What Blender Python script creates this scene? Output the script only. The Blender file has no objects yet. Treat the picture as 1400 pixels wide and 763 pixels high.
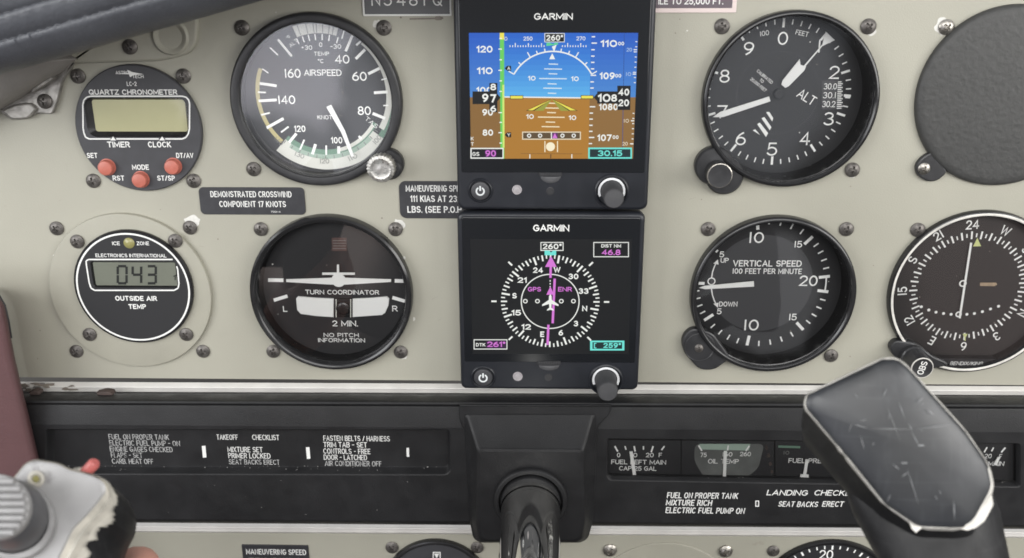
import bpy, bmesh, math, random
from mathutils import Vector, Matrix, noise
random.seed(7)
SC = bpy.context.scene
COL = SC.collection
PI = math.pi
rad = math.radians

# ------------------------------------------------------------------ camera
# mm frame: x right, z up, h out of the panel towards the pilot (world y = -h)
FOC, PITCH, YAW, ROLL, DIST = 1338.9, 0.3335, -0.0269, 0.0036, 437.6
CX, CY = 700.0, 381.5
def _axes():
    cp, sp, cy, sy, cr, sr = (math.cos(PITCH), math.sin(PITCH), math.cos(YAW), math.sin(YAW), math.cos(ROLL), math.sin(ROLL))
    f = Vector((sy*cp, cy*cp, -sp)); r0 = Vector((cy, -sy, 0)); d0 = f.cross(r0)
    return cr*r0 + sr*d0, -sr*r0 + cr*d0, f
AX_R, AX_D, AX_F = _axes()
cam_data = bpy.data.cameras.new('camera')
cam = bpy.data.objects.new('camera', cam_data); COL.objects.link(cam)
cam_data.sensor_width = 36.0
cam_data.lens = 36.0*FOC/1400.0
cam_data.clip_start = 0.01; cam_data.clip_end = 50
m = Matrix((( AX_R.x, -AX_D.x, -AX_F.x, 0), (AX_R.y, -AX_D.y, -AX_F.y, -DIST/1000), (AX_R.z, -AX_D.z, -AX_F.z, 0), (0, 0, 0, 1)))
cam.matrix_world = m
cam_data.dof.use_dof = True
cam_data.dof.focus_distance = 0.455
cam_data.dof.aperture_fstop = 15.0
SC.camera = cam
SC.cycles.filter_width = 1.7
SC.cycles.max_bounces = 8
SC.cycles.transparent_max_bounces = 12

# ------------------------------------------------------------------ world and light
SC.view_settings.view_transform = 'Standard'
SC.view_settings.look = 'None'
SC.view_settings.exposure = 0.0
SC.view_settings.gamma = 1.0
world = bpy.data.worlds.new('World'); SC.world = world; world.use_nodes = True
def build_world():
    """the cabin behind the pilot as the glass faces mirror it: bright windows high up, dim floor, plus added soft patches aimed to give single gauges their glare"""
    nt = world.node_tree; nt.nodes.clear(); N = nt.nodes.new; L = nt.links.new
    out = N('ShaderNodeOutputWorld'); bg = N('ShaderNodeBackground'); L(bg.outputs[0], out.inputs[0])
    bg.inputs['Strength'].default_value = 0.60
    tc = N('ShaderNodeTexCoord'); sep = N('ShaderNodeSeparateXYZ'); L(tc.outputs['Generated'], sep.inputs[0])
    mr = N('ShaderNodeMapRange'); L(sep.outputs['Z'], mr.inputs[0]); mr.inputs[1].default_value = -1; mr.inputs[2].default_value = 1
    cr = N('ShaderNodeValToRGB'); L(mr.outputs[0], cr.inputs[0])
    e = cr.color_ramp.elements
    e[0].position = 0.0; e[0].color = (0.07, 0.066, 0.062, 1)
    e[1].position = 1.0; e[1].color = (0.55, 0.56, 0.58, 1)
    for p, c in ((0.28, (0.11, 0.105, 0.10)), (0.43, (0.24, 0.235, 0.23)), (0.56, (1.05, 1.05, 1.05)), (0.75, (1.15, 1.16, 1.2))):
        k = e.new(p); k.color = (*c, 1)
    no = N('ShaderNodeTexNoise'); no.inputs['Scale'].default_value = 2.6; no.inputs['Detail'].default_value = 2.0
    L(tc.outputs['Generated'], no.inputs['Vector'])
    nr = N('ShaderNodeMapRange'); L(no.outputs[0], nr.inputs[0]); nr.inputs[1].default_value = 0.35; nr.inputs[2].default_value = 0.65
    nr.inputs[3].default_value = 0.75; nr.inputs[4].default_value = 1.25
    mul = N('ShaderNodeMixRGB'); mul.blend_type = 'MULTIPLY'; mul.inputs[0].default_value = 1
    L(cr.outputs[0], mul.inputs[1]); L(nr.outputs[0], mul.inputs[2]); last = mul.outputs[0]
    # added glare patches for the gauge glass to mirror, by direction
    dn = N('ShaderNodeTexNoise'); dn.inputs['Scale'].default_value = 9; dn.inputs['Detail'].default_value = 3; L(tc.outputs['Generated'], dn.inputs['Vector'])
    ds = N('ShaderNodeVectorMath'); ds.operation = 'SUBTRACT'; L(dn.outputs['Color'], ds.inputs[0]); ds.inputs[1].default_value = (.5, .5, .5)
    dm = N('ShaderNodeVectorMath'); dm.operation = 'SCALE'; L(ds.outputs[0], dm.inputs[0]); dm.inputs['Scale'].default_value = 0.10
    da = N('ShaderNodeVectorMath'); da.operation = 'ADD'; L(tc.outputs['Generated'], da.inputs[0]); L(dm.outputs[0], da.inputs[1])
    for d, r0, r1, col in GLARE_SPOTS:
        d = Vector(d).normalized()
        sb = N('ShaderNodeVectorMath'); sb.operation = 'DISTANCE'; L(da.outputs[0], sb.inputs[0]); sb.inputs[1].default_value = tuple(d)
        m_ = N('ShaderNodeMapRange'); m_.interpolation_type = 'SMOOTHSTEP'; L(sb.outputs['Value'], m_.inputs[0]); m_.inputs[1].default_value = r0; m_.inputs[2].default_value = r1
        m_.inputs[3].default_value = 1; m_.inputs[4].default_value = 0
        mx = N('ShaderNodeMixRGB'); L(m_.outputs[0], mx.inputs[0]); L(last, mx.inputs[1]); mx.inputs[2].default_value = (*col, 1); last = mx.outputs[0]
    L(last, bg.inputs['Color'])
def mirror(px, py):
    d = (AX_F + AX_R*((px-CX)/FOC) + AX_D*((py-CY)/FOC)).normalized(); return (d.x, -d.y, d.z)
GLARE_SPOTS = [(mirror(430, 130), .05, .12, (3.1, 3.25, 3.65)), (mirror(352, 70), .055, .085, (9.6, 9.5, 10.4)), (mirror(405, 10), .03, .075, (10.0, 10.2, 11.4)),
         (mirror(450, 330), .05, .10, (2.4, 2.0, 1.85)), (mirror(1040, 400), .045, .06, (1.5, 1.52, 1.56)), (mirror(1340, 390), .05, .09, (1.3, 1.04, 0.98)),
         (mirror(1060, 120), .06, .10, (2.2, 2.3, 2.5))]  # invented bright spots, each placed for the glare on one gauge
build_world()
def area(name, loc, target, sx, sy, power, col):
    d = bpy.data.lights.new(name, 'AREA'); d.shape = 'RECTANGLE'; d.size = sx; d.size_y = sy; d.energy = power; d.color = col
    o = bpy.data.objects.new(name, d); COL.objects.link(o); o.location = loc
    o.rotation_euler = (Vector(target)-Vector(loc)).to_track_quat('-Z', 'Y').to_euler()
    return o
area('side_window_light', (0.80, -0.62, 0.06), (0.06, 0, -0.13), 0.6, 0.45, 6.6, (1.0, 0.985, 0.95))
area('cabin_window_light', (-0.72, -0.58, 0.06), (-0.06, 0, -0.13), 0.6, 0.45, 5.8, (0.98, 0.99, 1.0))
area('rear_window_light', (0.1, -1.25, 0.42), (0.02, 0, -0.12), 1.1, 0.45, 9.8, (1.0, 0.995, 0.97))
area('windscreen_light', (0.15, 0.25, 0.75), (0.05, -0.12, -0.15), 1.0, 0.4, 2.6, (0.95, 0.98, 1.0))

# ------------------------------------------------------------------ materials
def lin(c):
    return tuple(((x/255)/12.92 if x/255 <= 0.04045 else ((x/255+0.055)/1.055)**2.4) for x in c)
MATS = {}
def mat(name, col, rough=0.5, metal=0.0, var=0.0, vscale=200.0, bump=0.0, bscale=900.0, spec=0.5, rvar=0.0, coat=0.0, stain=None):
    if name in MATS: return MATS[name]
    mt = bpy.data.materials.new(name); mt.use_nodes = True; nt = mt.node_tree
    b = nt.nodes['Principled BSDF']; N = nt.nodes.new; L = nt.links.new
    b.inputs['Base Color'].default_value = (*col, 1); b.inputs['Roughness'].default_value = rough
    b.inputs['Metallic'].default_value = metal; b.inputs['Specular IOR Level'].default_value = spec
    b.inputs['Coat Weight'].default_value = coat
    if var or bump or rvar or stain:
        tc = N('ShaderNodeTexCoord')
    if var:
        n = N('ShaderNodeTexNoise'); n.inputs['Scale'].default_value = vscale; n.inputs['Detail'].default_value = 5
        L(tc.outputs['Object'], n.inputs['Vector'])
        mr = N('ShaderNodeMapRange'); L(n.outputs[0], mr.inputs[0]); mr.inputs[1].default_value = 0.3; mr.inputs[2].default_value = 0.7
        mr.inputs[3].default_value = 1-var; mr.inputs[4].default_value = 1+var
        mx = N('ShaderNodeMixRGB'); mx.blend_type = 'MULTIPLY'; mx.inputs[0].default_value = 1; mx.inputs[1].default_value = (*col, 1)
        L(mr.outputs[0], mx.inputs[2]); last = mx.outputs[0]
        if stain:                       # scattered scuffs of another colour
            sc_, thr, scol = stain
            n3 = N('ShaderNodeTexNoise'); n3.inputs['Scale'].default_value = sc_; n3.inputs['Detail'].default_value = 8; n3.inputs['Roughness'].default_value = 0.7
            L(tc.outputs['Object'], n3.inputs['Vector'])
            m3 = N('ShaderNodeMapRange'); L(n3.outputs[0], m3.inputs[0]); m3.inputs[1].default_value = thr; m3.inputs[2].default_value = thr+0.08
            x3 = N('ShaderNodeMixRGB'); L(m3.outputs[0], x3.inputs[0]); L(last, x3.inputs[1]); x3.inputs[2].default_value = (*scol, 1); last = x3.outputs[0]
        L(last, b.inputs['Base Color'])
    if rvar:
        n2 = N('ShaderNodeTexNoise'); n2.inputs['Scale'].default_value = vscale*1.7; n2.inputs['Detail'].default_value = 4
        L(tc.outputs['Object'], n2.inputs['Vector'])
        m2 = N('ShaderNodeMapRange'); L(n2.outputs[0], m2.inputs[0]); m2.inputs[1].default_value = 0.3; m2.inputs[2].default_value = 0.7
        m2.inputs[3].default_value = max(0.02, rough-rvar); m2.inputs[4].default_value = rough+rvar
        L(m2.outputs[0], b.inputs['Roughness'])
    if bump:
        n4 = N('ShaderNodeTexNoise'); n4.inputs['Scale'].default_value = bscale; n4.inputs['Detail'].default_value = 4
        L(tc.outputs['Object'], n4.inputs['Vector'])
        bp = N('ShaderNodeBump'); bp.inputs['Strength'].default_value = bump; bp.inputs['Distance'].default_value = 0.0004
        L(n4.outputs[0], bp.inputs['Height']); L(bp.outputs[0], b.inputs['Normal'])
    MATS[name] = mt
    return mt
def glow(rgb, name=None, k=1.0):
    """a colour a lit display shows"""
    key = name or 'display_%d_%d_%d' % tuple(rgb)
    if key in MATS: return MATS[key]
    mt = mat(key, (0.01, 0.01, 0.01), 0.35, spec=0.2)
    b = mt.node_tree.nodes['Principled BSDF']
    b.inputs['Emission Color'].default_value = (*lin(rgb), 1); b.inputs['Emission Strength'].default_value = k
    return mt
def glass_mat(name, tint=(1, 1, 1), ior=1.45, rough=0.02):
    if name in MATS: return MATS[name]
    mt = bpy.data.materials.new(name); mt.use_nodes = True; nt = mt.node_tree; nt.nodes.clear()
    N = nt.nodes.new; L = nt.links.new
    out = N('ShaderNodeOutputMaterial'); mx = N('ShaderNodeMixShader'); tr = N('ShaderNodeBsdfTransparent'); gl = N('ShaderNodeBsdfGlossy')
    tr.inputs[0].default_value = (*tint, 1); gl.inputs['Roughness'].default_value = rough
    fr = N('ShaderNodeFresnel'); fr.inputs[0].default_value = ior
    mm = N('ShaderNodeMath'); mm.operation = 'MULTIPLY'; mm.inputs[1].default_value = 1.25; L(fr.outputs[0], mm.inputs[0])
    L(mm.outputs[0], mx.inputs[0]); L(tr.outputs[0], mx.inputs[1]); L(gl.outputs[0], mx.inputs[2]); L(mx.outputs[0], out.inputs[0])
    MATS[name] = mt
    return mt
def worn(name, col, thr):
    """printing that has partly rubbed off"""
    mt = mat(name, col, 0.6); nt = mt.node_tree; b = nt.nodes['Principled BSDF']; N = nt.nodes.new; L = nt.links.new
    tc = N('ShaderNodeTexCoord'); n = N('ShaderNodeTexNoise'); n.inputs['Scale'].default_value = 420; n.inputs['Detail'].default_value = 4
    L(tc.outputs['Object'], n.inputs['Vector'])
    mr = N('ShaderNodeMapRange'); L(n.outputs[0], mr.inputs[0]); mr.inputs[1].default_value = thr; mr.inputs[2].default_value = thr+0.12
    mr.inputs[3].default_value = 0.42
    L(mr.outputs[0], b.inputs['Alpha'])
    return mt
M_PANEL = mat('panel_paint', (0.335, 0.324, 0.270), 0.5, var=0.10, vscale=10, bump=0.25, bscale=1500, rvar=0.08, stain=(48, 0.645, (0.285, 0.27, 0.222)))
M_PLATE = mat('adapter_paint', (0.325, 0.314, 0.26), 0.5, var=0.08, vscale=30, bump=0.25, bscale=1500)
M_CHIP = mat('chipped_primer', (0.60, 0.59, 0.555), 0.6, var=0.15, vscale=300)
M_SMUDGE = mat('panel_smudge', (0.19, 0.165, 0.14), 0.6, var=0.25, vscale=200)
M_BLACK = mat('bezel_black', (0.026, 0.026, 0.028), 0.40, var=0.2, vscale=160, bump=0.12, bscale=1600, rvar=0.1, spec=.45)
M_GLOSSBLACK = mat('bezel_gloss_black', (0.016, 0.016, 0.017), 0.22, var=0.2, vscale=120, rvar=0.06)
M_DIAL = mat('dial_black', (0.024, 0.024, 0.026), 0.6, spec=.3)
M_DIALGREY = mat('dial_charcoal', (0.05, 0.05, 0.054), 0.6)
M_WHITE = mat('dial_white', (0.90, 0.90, 0.88), 0.6)
M_CREAM = mat('dial_cream', (0.66, 0.66, 0.61), 0.6)
M_GREEN = mat('dial_green', (0.15, 0.26, 0.19), 0.6)
M_PALEGREEN = mat('dial_pale_green', (0.34, 0.44, 0.37), 0.6)
M_YELLOW = mat('dial_yellow', (0.50, 0.44, 0.22), 0.6)
M_GREYINK = mat('dial_grey_ink', (0.22, 0.22, 0.21), 0.6)
M_NEEDLE = mat('needle_white', (0.86, 0.86, 0.84), 0.5)
M_SCREW = mat('black_oxide', (0.13, 0.12, 0.112), 0.45, metal=0.6, var=0.45, vscale=500, rvar=0.15)
M_SCREWBR = mat('worn_steel', (0.36, 0.34, 0.31), 0.35, metal=0.9, var=0.35, vscale=500, rvar=0.12)
M_CHROME = mat('knurled_silver', (0.40, 0.39, 0.37), 0.36, metal=0.75, var=0.35, vscale=500, rvar=0.12)
M_FACE = mat('face_charcoal', (0.046, 0.046, 0.051), 0.5, var=0.1, vscale=150, spec=.4)
M_PRINT = mat('printed_white', (0.75, 0.75, 0.73), 0.6)
M_LCD = mat('lcd_olive', (0.40, 0.385, 0.215), 0.3, var=0.06, vscale=40)
M_LCD2 = mat('lcd_grey', (0.25, 0.265, 0.215), 0.3, var=0.06, vscale=40)
M_LCDSEG = mat('lcd_segment', (0.02, 0.022, 0.02), 0.5)
M_RED = mat('button_coral', (0.43, 0.125, 0.09), 0.4, var=0.08, vscale=300)
M_G5 = mat('display_case_black', (0.015, 0.0165, 0.021), 0.36, var=0.12, vscale=80, bump=0.05, bscale=2500, rvar=0.05, spec=.36)
M_G5GLASS = mat('display_cover_glass', (0.010, 0.011, 0.013), 0.16, spec=0.45)
M_RUBBER = mat('knob_rubber', (0.05, 0.05, 0.053), 0.6, var=0.1, vscale=300)
M_BTN = mat('button_dark', (0.04, 0.04, 0.044), 0.45)
M_ICON = glow((235, 238, 238), 'backlit_icon')
M_SENSOR = mat('light_sensor', (0.32, 0.30, 0.31), 0.25)
M_WRINKLE = mat('wrinkle_grey', (0.041, 0.041, 0.040), 0.55, var=0.12, vscale=330, bump=0.7, bscale=480)
M_VORDIAL = mat('dial_umber', (0.026, 0.023, 0.023), 0.55, spec=.35)
M_TRIM = mat('trim_white', (0.68, 0.66, 0.63), 0.42, var=0.1, vscale=60, rvar=0.1, stain=(45, 0.70, (0.33, 0.29, 0.25)))
M_CONS = mat('console_black', (0.0125, 0.0125, 0.0135), 0.48, var=0.2, vscale=70, bump=0.35, bscale=2600, rvar=0.09, spec=.40, stain=(55, 0.70, (0.045, 0.043, 0.041)))
M_CONSG = mat('console_recess', (0.020, 0.020, 0.021), 0.5, var=0.25, vscale=90, rvar=0.1)
M_SHAFT = mat('shaft_steel', (0.78, 0.77, 0.74), 0.06, metal=1.0, var=0.08, vscale=60, rvar=0.03)
M_YOKE = mat('yoke_black', (0.014, 0.014, 0.015), 0.52, var=0.3, vscale=60, bump=0.15, bscale=900, rvar=0.1, spec=.28)
M_YOKEFACE = mat('yoke_worn_face', (0.024, 0.0255, 0.029), 0.37, var=0.5, vscale=28, rvar=0.12, stain=(30, 0.56, (0.045, 0.048, 0.053)))
def add_scuffs(mt, col, amt):
    """fine directional scratches rubbed into a finish"""
    nt = mt.node_tree; b = nt.nodes['Principled BSDF']; N = nt.nodes.new; L = nt.links.new
    src = b.inputs['Base Color'].links[0].from_socket; tc = N('ShaderNodeTexCoord')
    for k, (sc, rot) in enumerate((((40, 40, 900), .35), ((700, 60, 60), .2), ((300, 300, 35), -.5))):
        mp = N('ShaderNodeMapping'); mp.inputs['Scale'].default_value = sc; mp.inputs['Rotation'].default_value = (0, rot, rot*.3); L(tc.outputs['Object'], mp.inputs['Vector'])
        n = N('ShaderNodeTexNoise'); n.inputs['Scale'].default_value = 1.0; n.inputs['Detail'].default_value = 3; L(mp.outputs[0], n.inputs['Vector'])
        mr = N('ShaderNodeMapRange'); L(n.outputs[0], mr.inputs[0]); mr.inputs[1].default_value = .60; mr.inputs[2].default_value = .75; mr.inputs[4].default_value = amt
        x = N('ShaderNodeMixRGB'); L(mr.outputs[0], x.inputs[0]); L(src, x.inputs[1]); x.inputs[2].default_value = (*col, 1); src = x.outputs[0]
    L(src, b.inputs['Base Color'])
add_scuffs(M_YOKEFACE, (0.10, 0.105, 0.112), .13)
add_scuffs(M_YOKE, (0.05, 0.05, 0.052), .25)
M_BARE = mat('worn_aluminium', (0.62, 0.60, 0.56), 0.45, metal=0.2, var=0.2, vscale=160)
M_SWITCH = mat('switch_plate', (0.34, 0.335, 0.335), 0.45, metal=0.1, var=0.22, vscale=50, stain=(55, 0.57, (0.235, 0.228, 0.23)))
M_KNOBGREY = mat('ribbed_grey', (0.27, 0.265, 0.265), 0.5, var=0.12, vscale=200)
M_REDROD = mat('red_plastic', (0.42, 0.11, 0.10), 0.4, var=.15, vscale=200)
M_SKIN = mat('skin', (0.62, 0.31, 0.24), 0.5, var=0.08, vscale=90, bump=0.2, bscale=900)
M_MAROON = mat('maroon_vinyl', (0.095, 0.046, 0.048), 0.5, var=0.1, vscale=60, bump=0.4, bscale=900)
M_LEATHER = mat('leather_slate', (0.066, 0.069, 0.079), 0.46, var=0.14, vscale=45, bump=0.5, bscale=700, rvar=0.08)
M_PADDING = mat('padding_taupe', (0.20, 0.188, 0.175), 0.6, var=0.1, vscale=60, bump=0.3, bscale=700)
M_PLACARD = mat('placard_black', (0.03, 0.03, 0.034), 0.4, var=0.15, vscale=200)
M_PLACGREY = mat('placard_grey', (0.10, 0.10, 0.105), 0.45)
M_PLACMAUVE = mat('placard_mauve', (0.11, 0.085, 0.10), 0.45)
M_PLACPINK = mat('placard_pink_edge', (0.62, 0.52, 0.50), 0.5)
M_SCRATCH = mat('panel_scratch', (0.26, 0.25, 0.21), .6)
M_RUST = mat('rust_stain', (0.055, 0.038, 0.033), 0.7, var=0.4, vscale=300)
M_STEELBR = mat('bracket_metal', (0.27, 0.258, 0.24), 0.42, metal=0.5, var=0.35, vscale=220, rvar=0.12)
M_LED = mat('led_olive', (0.27, 0.25, 0.10), 0.25)
M_OILGLARE = mat('dial_painted_glare', (0.12, 0.125, 0.12), 0.6, var=0.35, vscale=70)  # grey reflection over the oil gauge, put into the dial colour
M_ORANGE = mat('flag_sand', (0.42, 0.31, 0.20), 0.6, var=.3, vscale=500)
M_LIME = mat('pointer_lime', (0.62, 0.66, 0.28), 0.6)
M_DRUM = mat('drum_umber', (0.085, 0.048, 0.043), 0.6, var=0.3, vscale=400)
M_FAINT = worn('faint_print', (0.40, 0.40, 0.395), 0.33)
M_WORNPRINT = worn('worn_print', (0.70, 0.70, 0.68), 0.25)
M_GLASS = glass_mat('gauge_glass')

# ------------------------------------------------------------------ geometry helpers
def ray(px, py):
    return AX_F + AX_R*((px-CX)/FOC) + AX_D*((py-CY)/FOC)
def pm(px, py, h=0.0):
    """photo pixel -> (x, z) in mm on the plane h mm in front of the panel"""
    d = ray(px, py); t = (DIST-h)/d.y
    return (d.x*t, d.z*t)
def p3(px, py, h=0.0):
    x, z = pm(px, py, h); return (x, z, h)
def kk(px, py, h=0.0):
    a = pm(px-1, py, h); b = pm(px+1, py, h); c = pm(px, py-1, h); d = pm(px, py+1, h)
    return (b[0]-a[0])/2, (c[1]-d[1])/2
def _A(cx, cy, rx, ry, a0, a1, n=None):
    n = n or max(4, int(abs(a1-a0)/18))
    return [(cx+rx*math.cos(rad(a0+(a1-a0)*i/n)), cy+ry*math.sin(rad(a0+(a1-a0)*i/n))) for i in range(n+1)]
def _O(cx, cy, rx, ry): return _A(cx, cy, rx, ry, 90, 450, 22)
# single-stroke engraved lettering: (width, strokes) for a cap height of 1
GLYPH = {
 'A': (.72, [[(0, 0), (.36, 1), (.72, 0)], [(.12, .32), (.60, .32)]]),
 'B': (.6, [[(0, 0), (0, 1), (.32, 1)]+_A(.34, .765, .23, .235, 90, -90)+[(0, .53)], [(.3, .53)]+_A(.34, .265, .26, .265, 90, -90)+[(0, 0)]]),
 'C': (.66, [_A(.36, .5, .36, .5, 48, 312)]),
 'D': (.66, [[(0, 0), (0, 1), (.26, 1)]+_A(.28, .5, .38, .5, 90, -90)+[(0, 0)]]),
 'E': (.52, [[(.52, 1), (0, 1), (0, 0), (.52, 0)], [(0, .52), (.44, .52)]]),
 'F': (.5, [[(.5, 1), (0, 1), (0, 0)], [(0, .5), (.42, .5)]]),
 'G': (.7, [_A(.36, .5, .36, .5, 48, 340)+[(.7, .46), (.42, .46)]]),
 'H': (.64, [[(0, 0), (0, 1)], [(.64, 0), (.64, 1)], [(0, .52), (.64, .52)]]),
 'I': (.0, [[(0, 0), (0, 1)]]), 'J': (.42, [[(.42, 1), (.42, .24)]+_A(.2, .22, .22, .22, 0, -170)]),
 'K': (.62, [[(0, 0), (0, 1)], [(.58, 1), (.02, .42)], [(.2, .58), (.62, 0)]]),
 'L': (.5, [[(0, 1), (0, 0), (.5, 0)]]), 'M': (.8, [[(0, 0), (0, 1), (.4, .2), (.8, 1), (.8, 0)]]),
 'N': (.66, [[(0, 0), (0, 1), (.66, 0), (.66, 1)]]), 'O': (.72, [_O(.36, .5, .36, .5)]),
 'P': (.56, [[(0, 0), (0, 1), (.3, 1)]+_A(.31, .735, .25, .265, 90, -90)+[(0, .47)]]),
 'Q': (.74, [_O(.36, .5, .36, .5), [(.44, .28), (.74, -.04)]]),
 'R': (.6, [[(0, 0), (0, 1), (.3, 1)]+_A(.32, .745, .24, .255, 90, -90)+[(0, .49)], [(.3, .49), (.6, 0)]]),
 'S': (.6, [_A(.3, .745, .27, .255, 28, 270)[:-1]+_A(.3, .255, .3, .235, 90, -152)]),
 'T': (.62, [[(0, 1), (.62, 1)], [(.31, .98), (.31, 0)]]), 'U': (.62, [[(0, 1), (0, .32)]+_A(.31, .31, .31, .31, 180, 360)+[(.62, 1)]]),
 'V': (.68, [[(0, 1), (.34, 0), (.68, 1)]]), 'W': (1.0, [[(0, 1), (.25, 0), (.5, .9), (.75, 0), (1, 1)]]),
 'X': (.64, [[(0, 0), (.64, 1)], [(0, 1), (.64, 0)]]), 'Y': (.66, [[(0, 1), (.33, .46), (.66, 1)], [(.33, .48), (.33, 0)]]),
 'Z': (.6, [[(0, 1), (.6, 1), (0, 0), (.6, 0)]]),
 '0': (.58, [_O(.29, .5, .29, .5)]), '1': (.16, [[(.08, 0), (.08, 1)]]), 'i1': (.22, [[(0, .78), (.2, 1), (.2, 0)]]),
 '2': (.56, [_A(.28, .72, .27, .28, 168, -38)+[(0, 0), (.56, 0)]]),
 '3': (.56, [_A(.27, .755, .25, .245, 150, -90)[:-1]+_A(.27, .26, .29, .26, 90, -152)]),
 '4': (.6, [[(.44, 0), (.44, 1), (0, .28), (.6, .28)]]),
 '5': (.56, [[(.5, 1), (.09, 1), (.04, .53)]+_A(.26, .32, .3, .32, 128, -150)]),
 '6': (.56, [_O(.28, .3, .28, .3), [(0, .32), (.05, .58), (.2, .83), (.42, 1)]]),
 '7': (.54, [[(0, 1), (.54, 1), (.18, 0)]]), '8': (.56, [_O(.28, .765, .23, .235), _O(.28, .265, .28, .265)]),
 '9': (.56, [_O(.28, .7, .28, .3), [(.56, .68), (.51, .42), (.36, .17), (.14, 0)]]),
 '-': (.36, [[(0, .5), (.36, .5)]]), '+': (.4, [[(0, .5), (.4, .5)], [(.2, .3), (.2, .7)]]), '/': (.4, [[(0, 0), (.4, 1)]]),
 '.': (.02, [[(0, 0), (.02, .02)]]), ',': (.06, [[(.06, .05), (0, -.16)]]), '(': (.18, [_A(.3, .45, .3, .66, 120, 240)]), ')': (.18, [_A(-.12, .45, .3, .66, 60, -60)]),
 '\u00b0': (.22, [_O(.11, .87, .11, .13)])}
def stroke_text(s, w, ch, sw, shear, plain1):
    """outline quads of lettering in mm, baseline at 0, starting at x = 0; w = None keeps natural proportions"""
    keys = [('i1' if (c == '1' and not plain1) else c) for c in s]
    sy = ch-sw; gap, spc = .26, .5; sw0 = sw
    for _ in range(4):
        x = 0; pos = []
        for c in keys:
            if c == ' ': x += spc; continue
            pos.append((c, x)); x += GLYPH[c][0]+gap
        tot = max(x-gap, 1e-6)
        sx = (w-sw)/tot if (w and tot > .05) else sy
        sw = sw0*max(.68, min(1, 1.12*sx/sy)) if tot > 1.2 else sw0
        gap = max(.22, 1.55*sw/sx) if sx > 0 else .26; spc = .45 if sx > .6*sy else .6
    vs = []; fs = []; k = 0
    for c, x0 in pos:
        for st in GLYPH[c][1]:
            P = [Vector((sw/2+(x0+a)*sx+shear*(b*sy), sw/2+b*sy)) for a, b in st]
            closed = (P[0]-P[-1]).length < 1e-6
            if closed: P = P[:-1]
            n = len(P); o = len(vs); k += 1
            for i_ in range(n):
                a = P[i_-1] if (i_ > 0 or closed) else None; b = P[(i_+1) % n] if (i_ < n-1 or closed) else None
                e1 = (P[i_]-a).normalized() if a is not None else None; e2 = (b-P[i_]).normalized() if b is not None else None
                e1 = e1 if e1 is not None else e2; e2 = e2 if e2 is not None else e1
                n1 = Vector((-e1.y, e1.x)); n2 = Vector((-e2.y, e2.x)); q = n1+n2
                q = q.normalized() if q.length > .05 else n1
                L = sw/2/max(.5, q.dot(n1)); p = P[i_]
                if a is None: p = p-e1*sw*.42
                if b is None: p = p+e1*sw*.42
                vs += [(p.x+q.x*L, p.y+q.y*L, k*.003), (p.x-q.x*L, p.y-q.y*L, k*.003)]
            for i_ in range(n if closed else n-1):
                j_ = (i_+1) % n; fs.append((o+2*i_, o+2*i_+1, o+2*j_+1, o+2*j_))
    return vs, fs, (tot*sx+sw)
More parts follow.
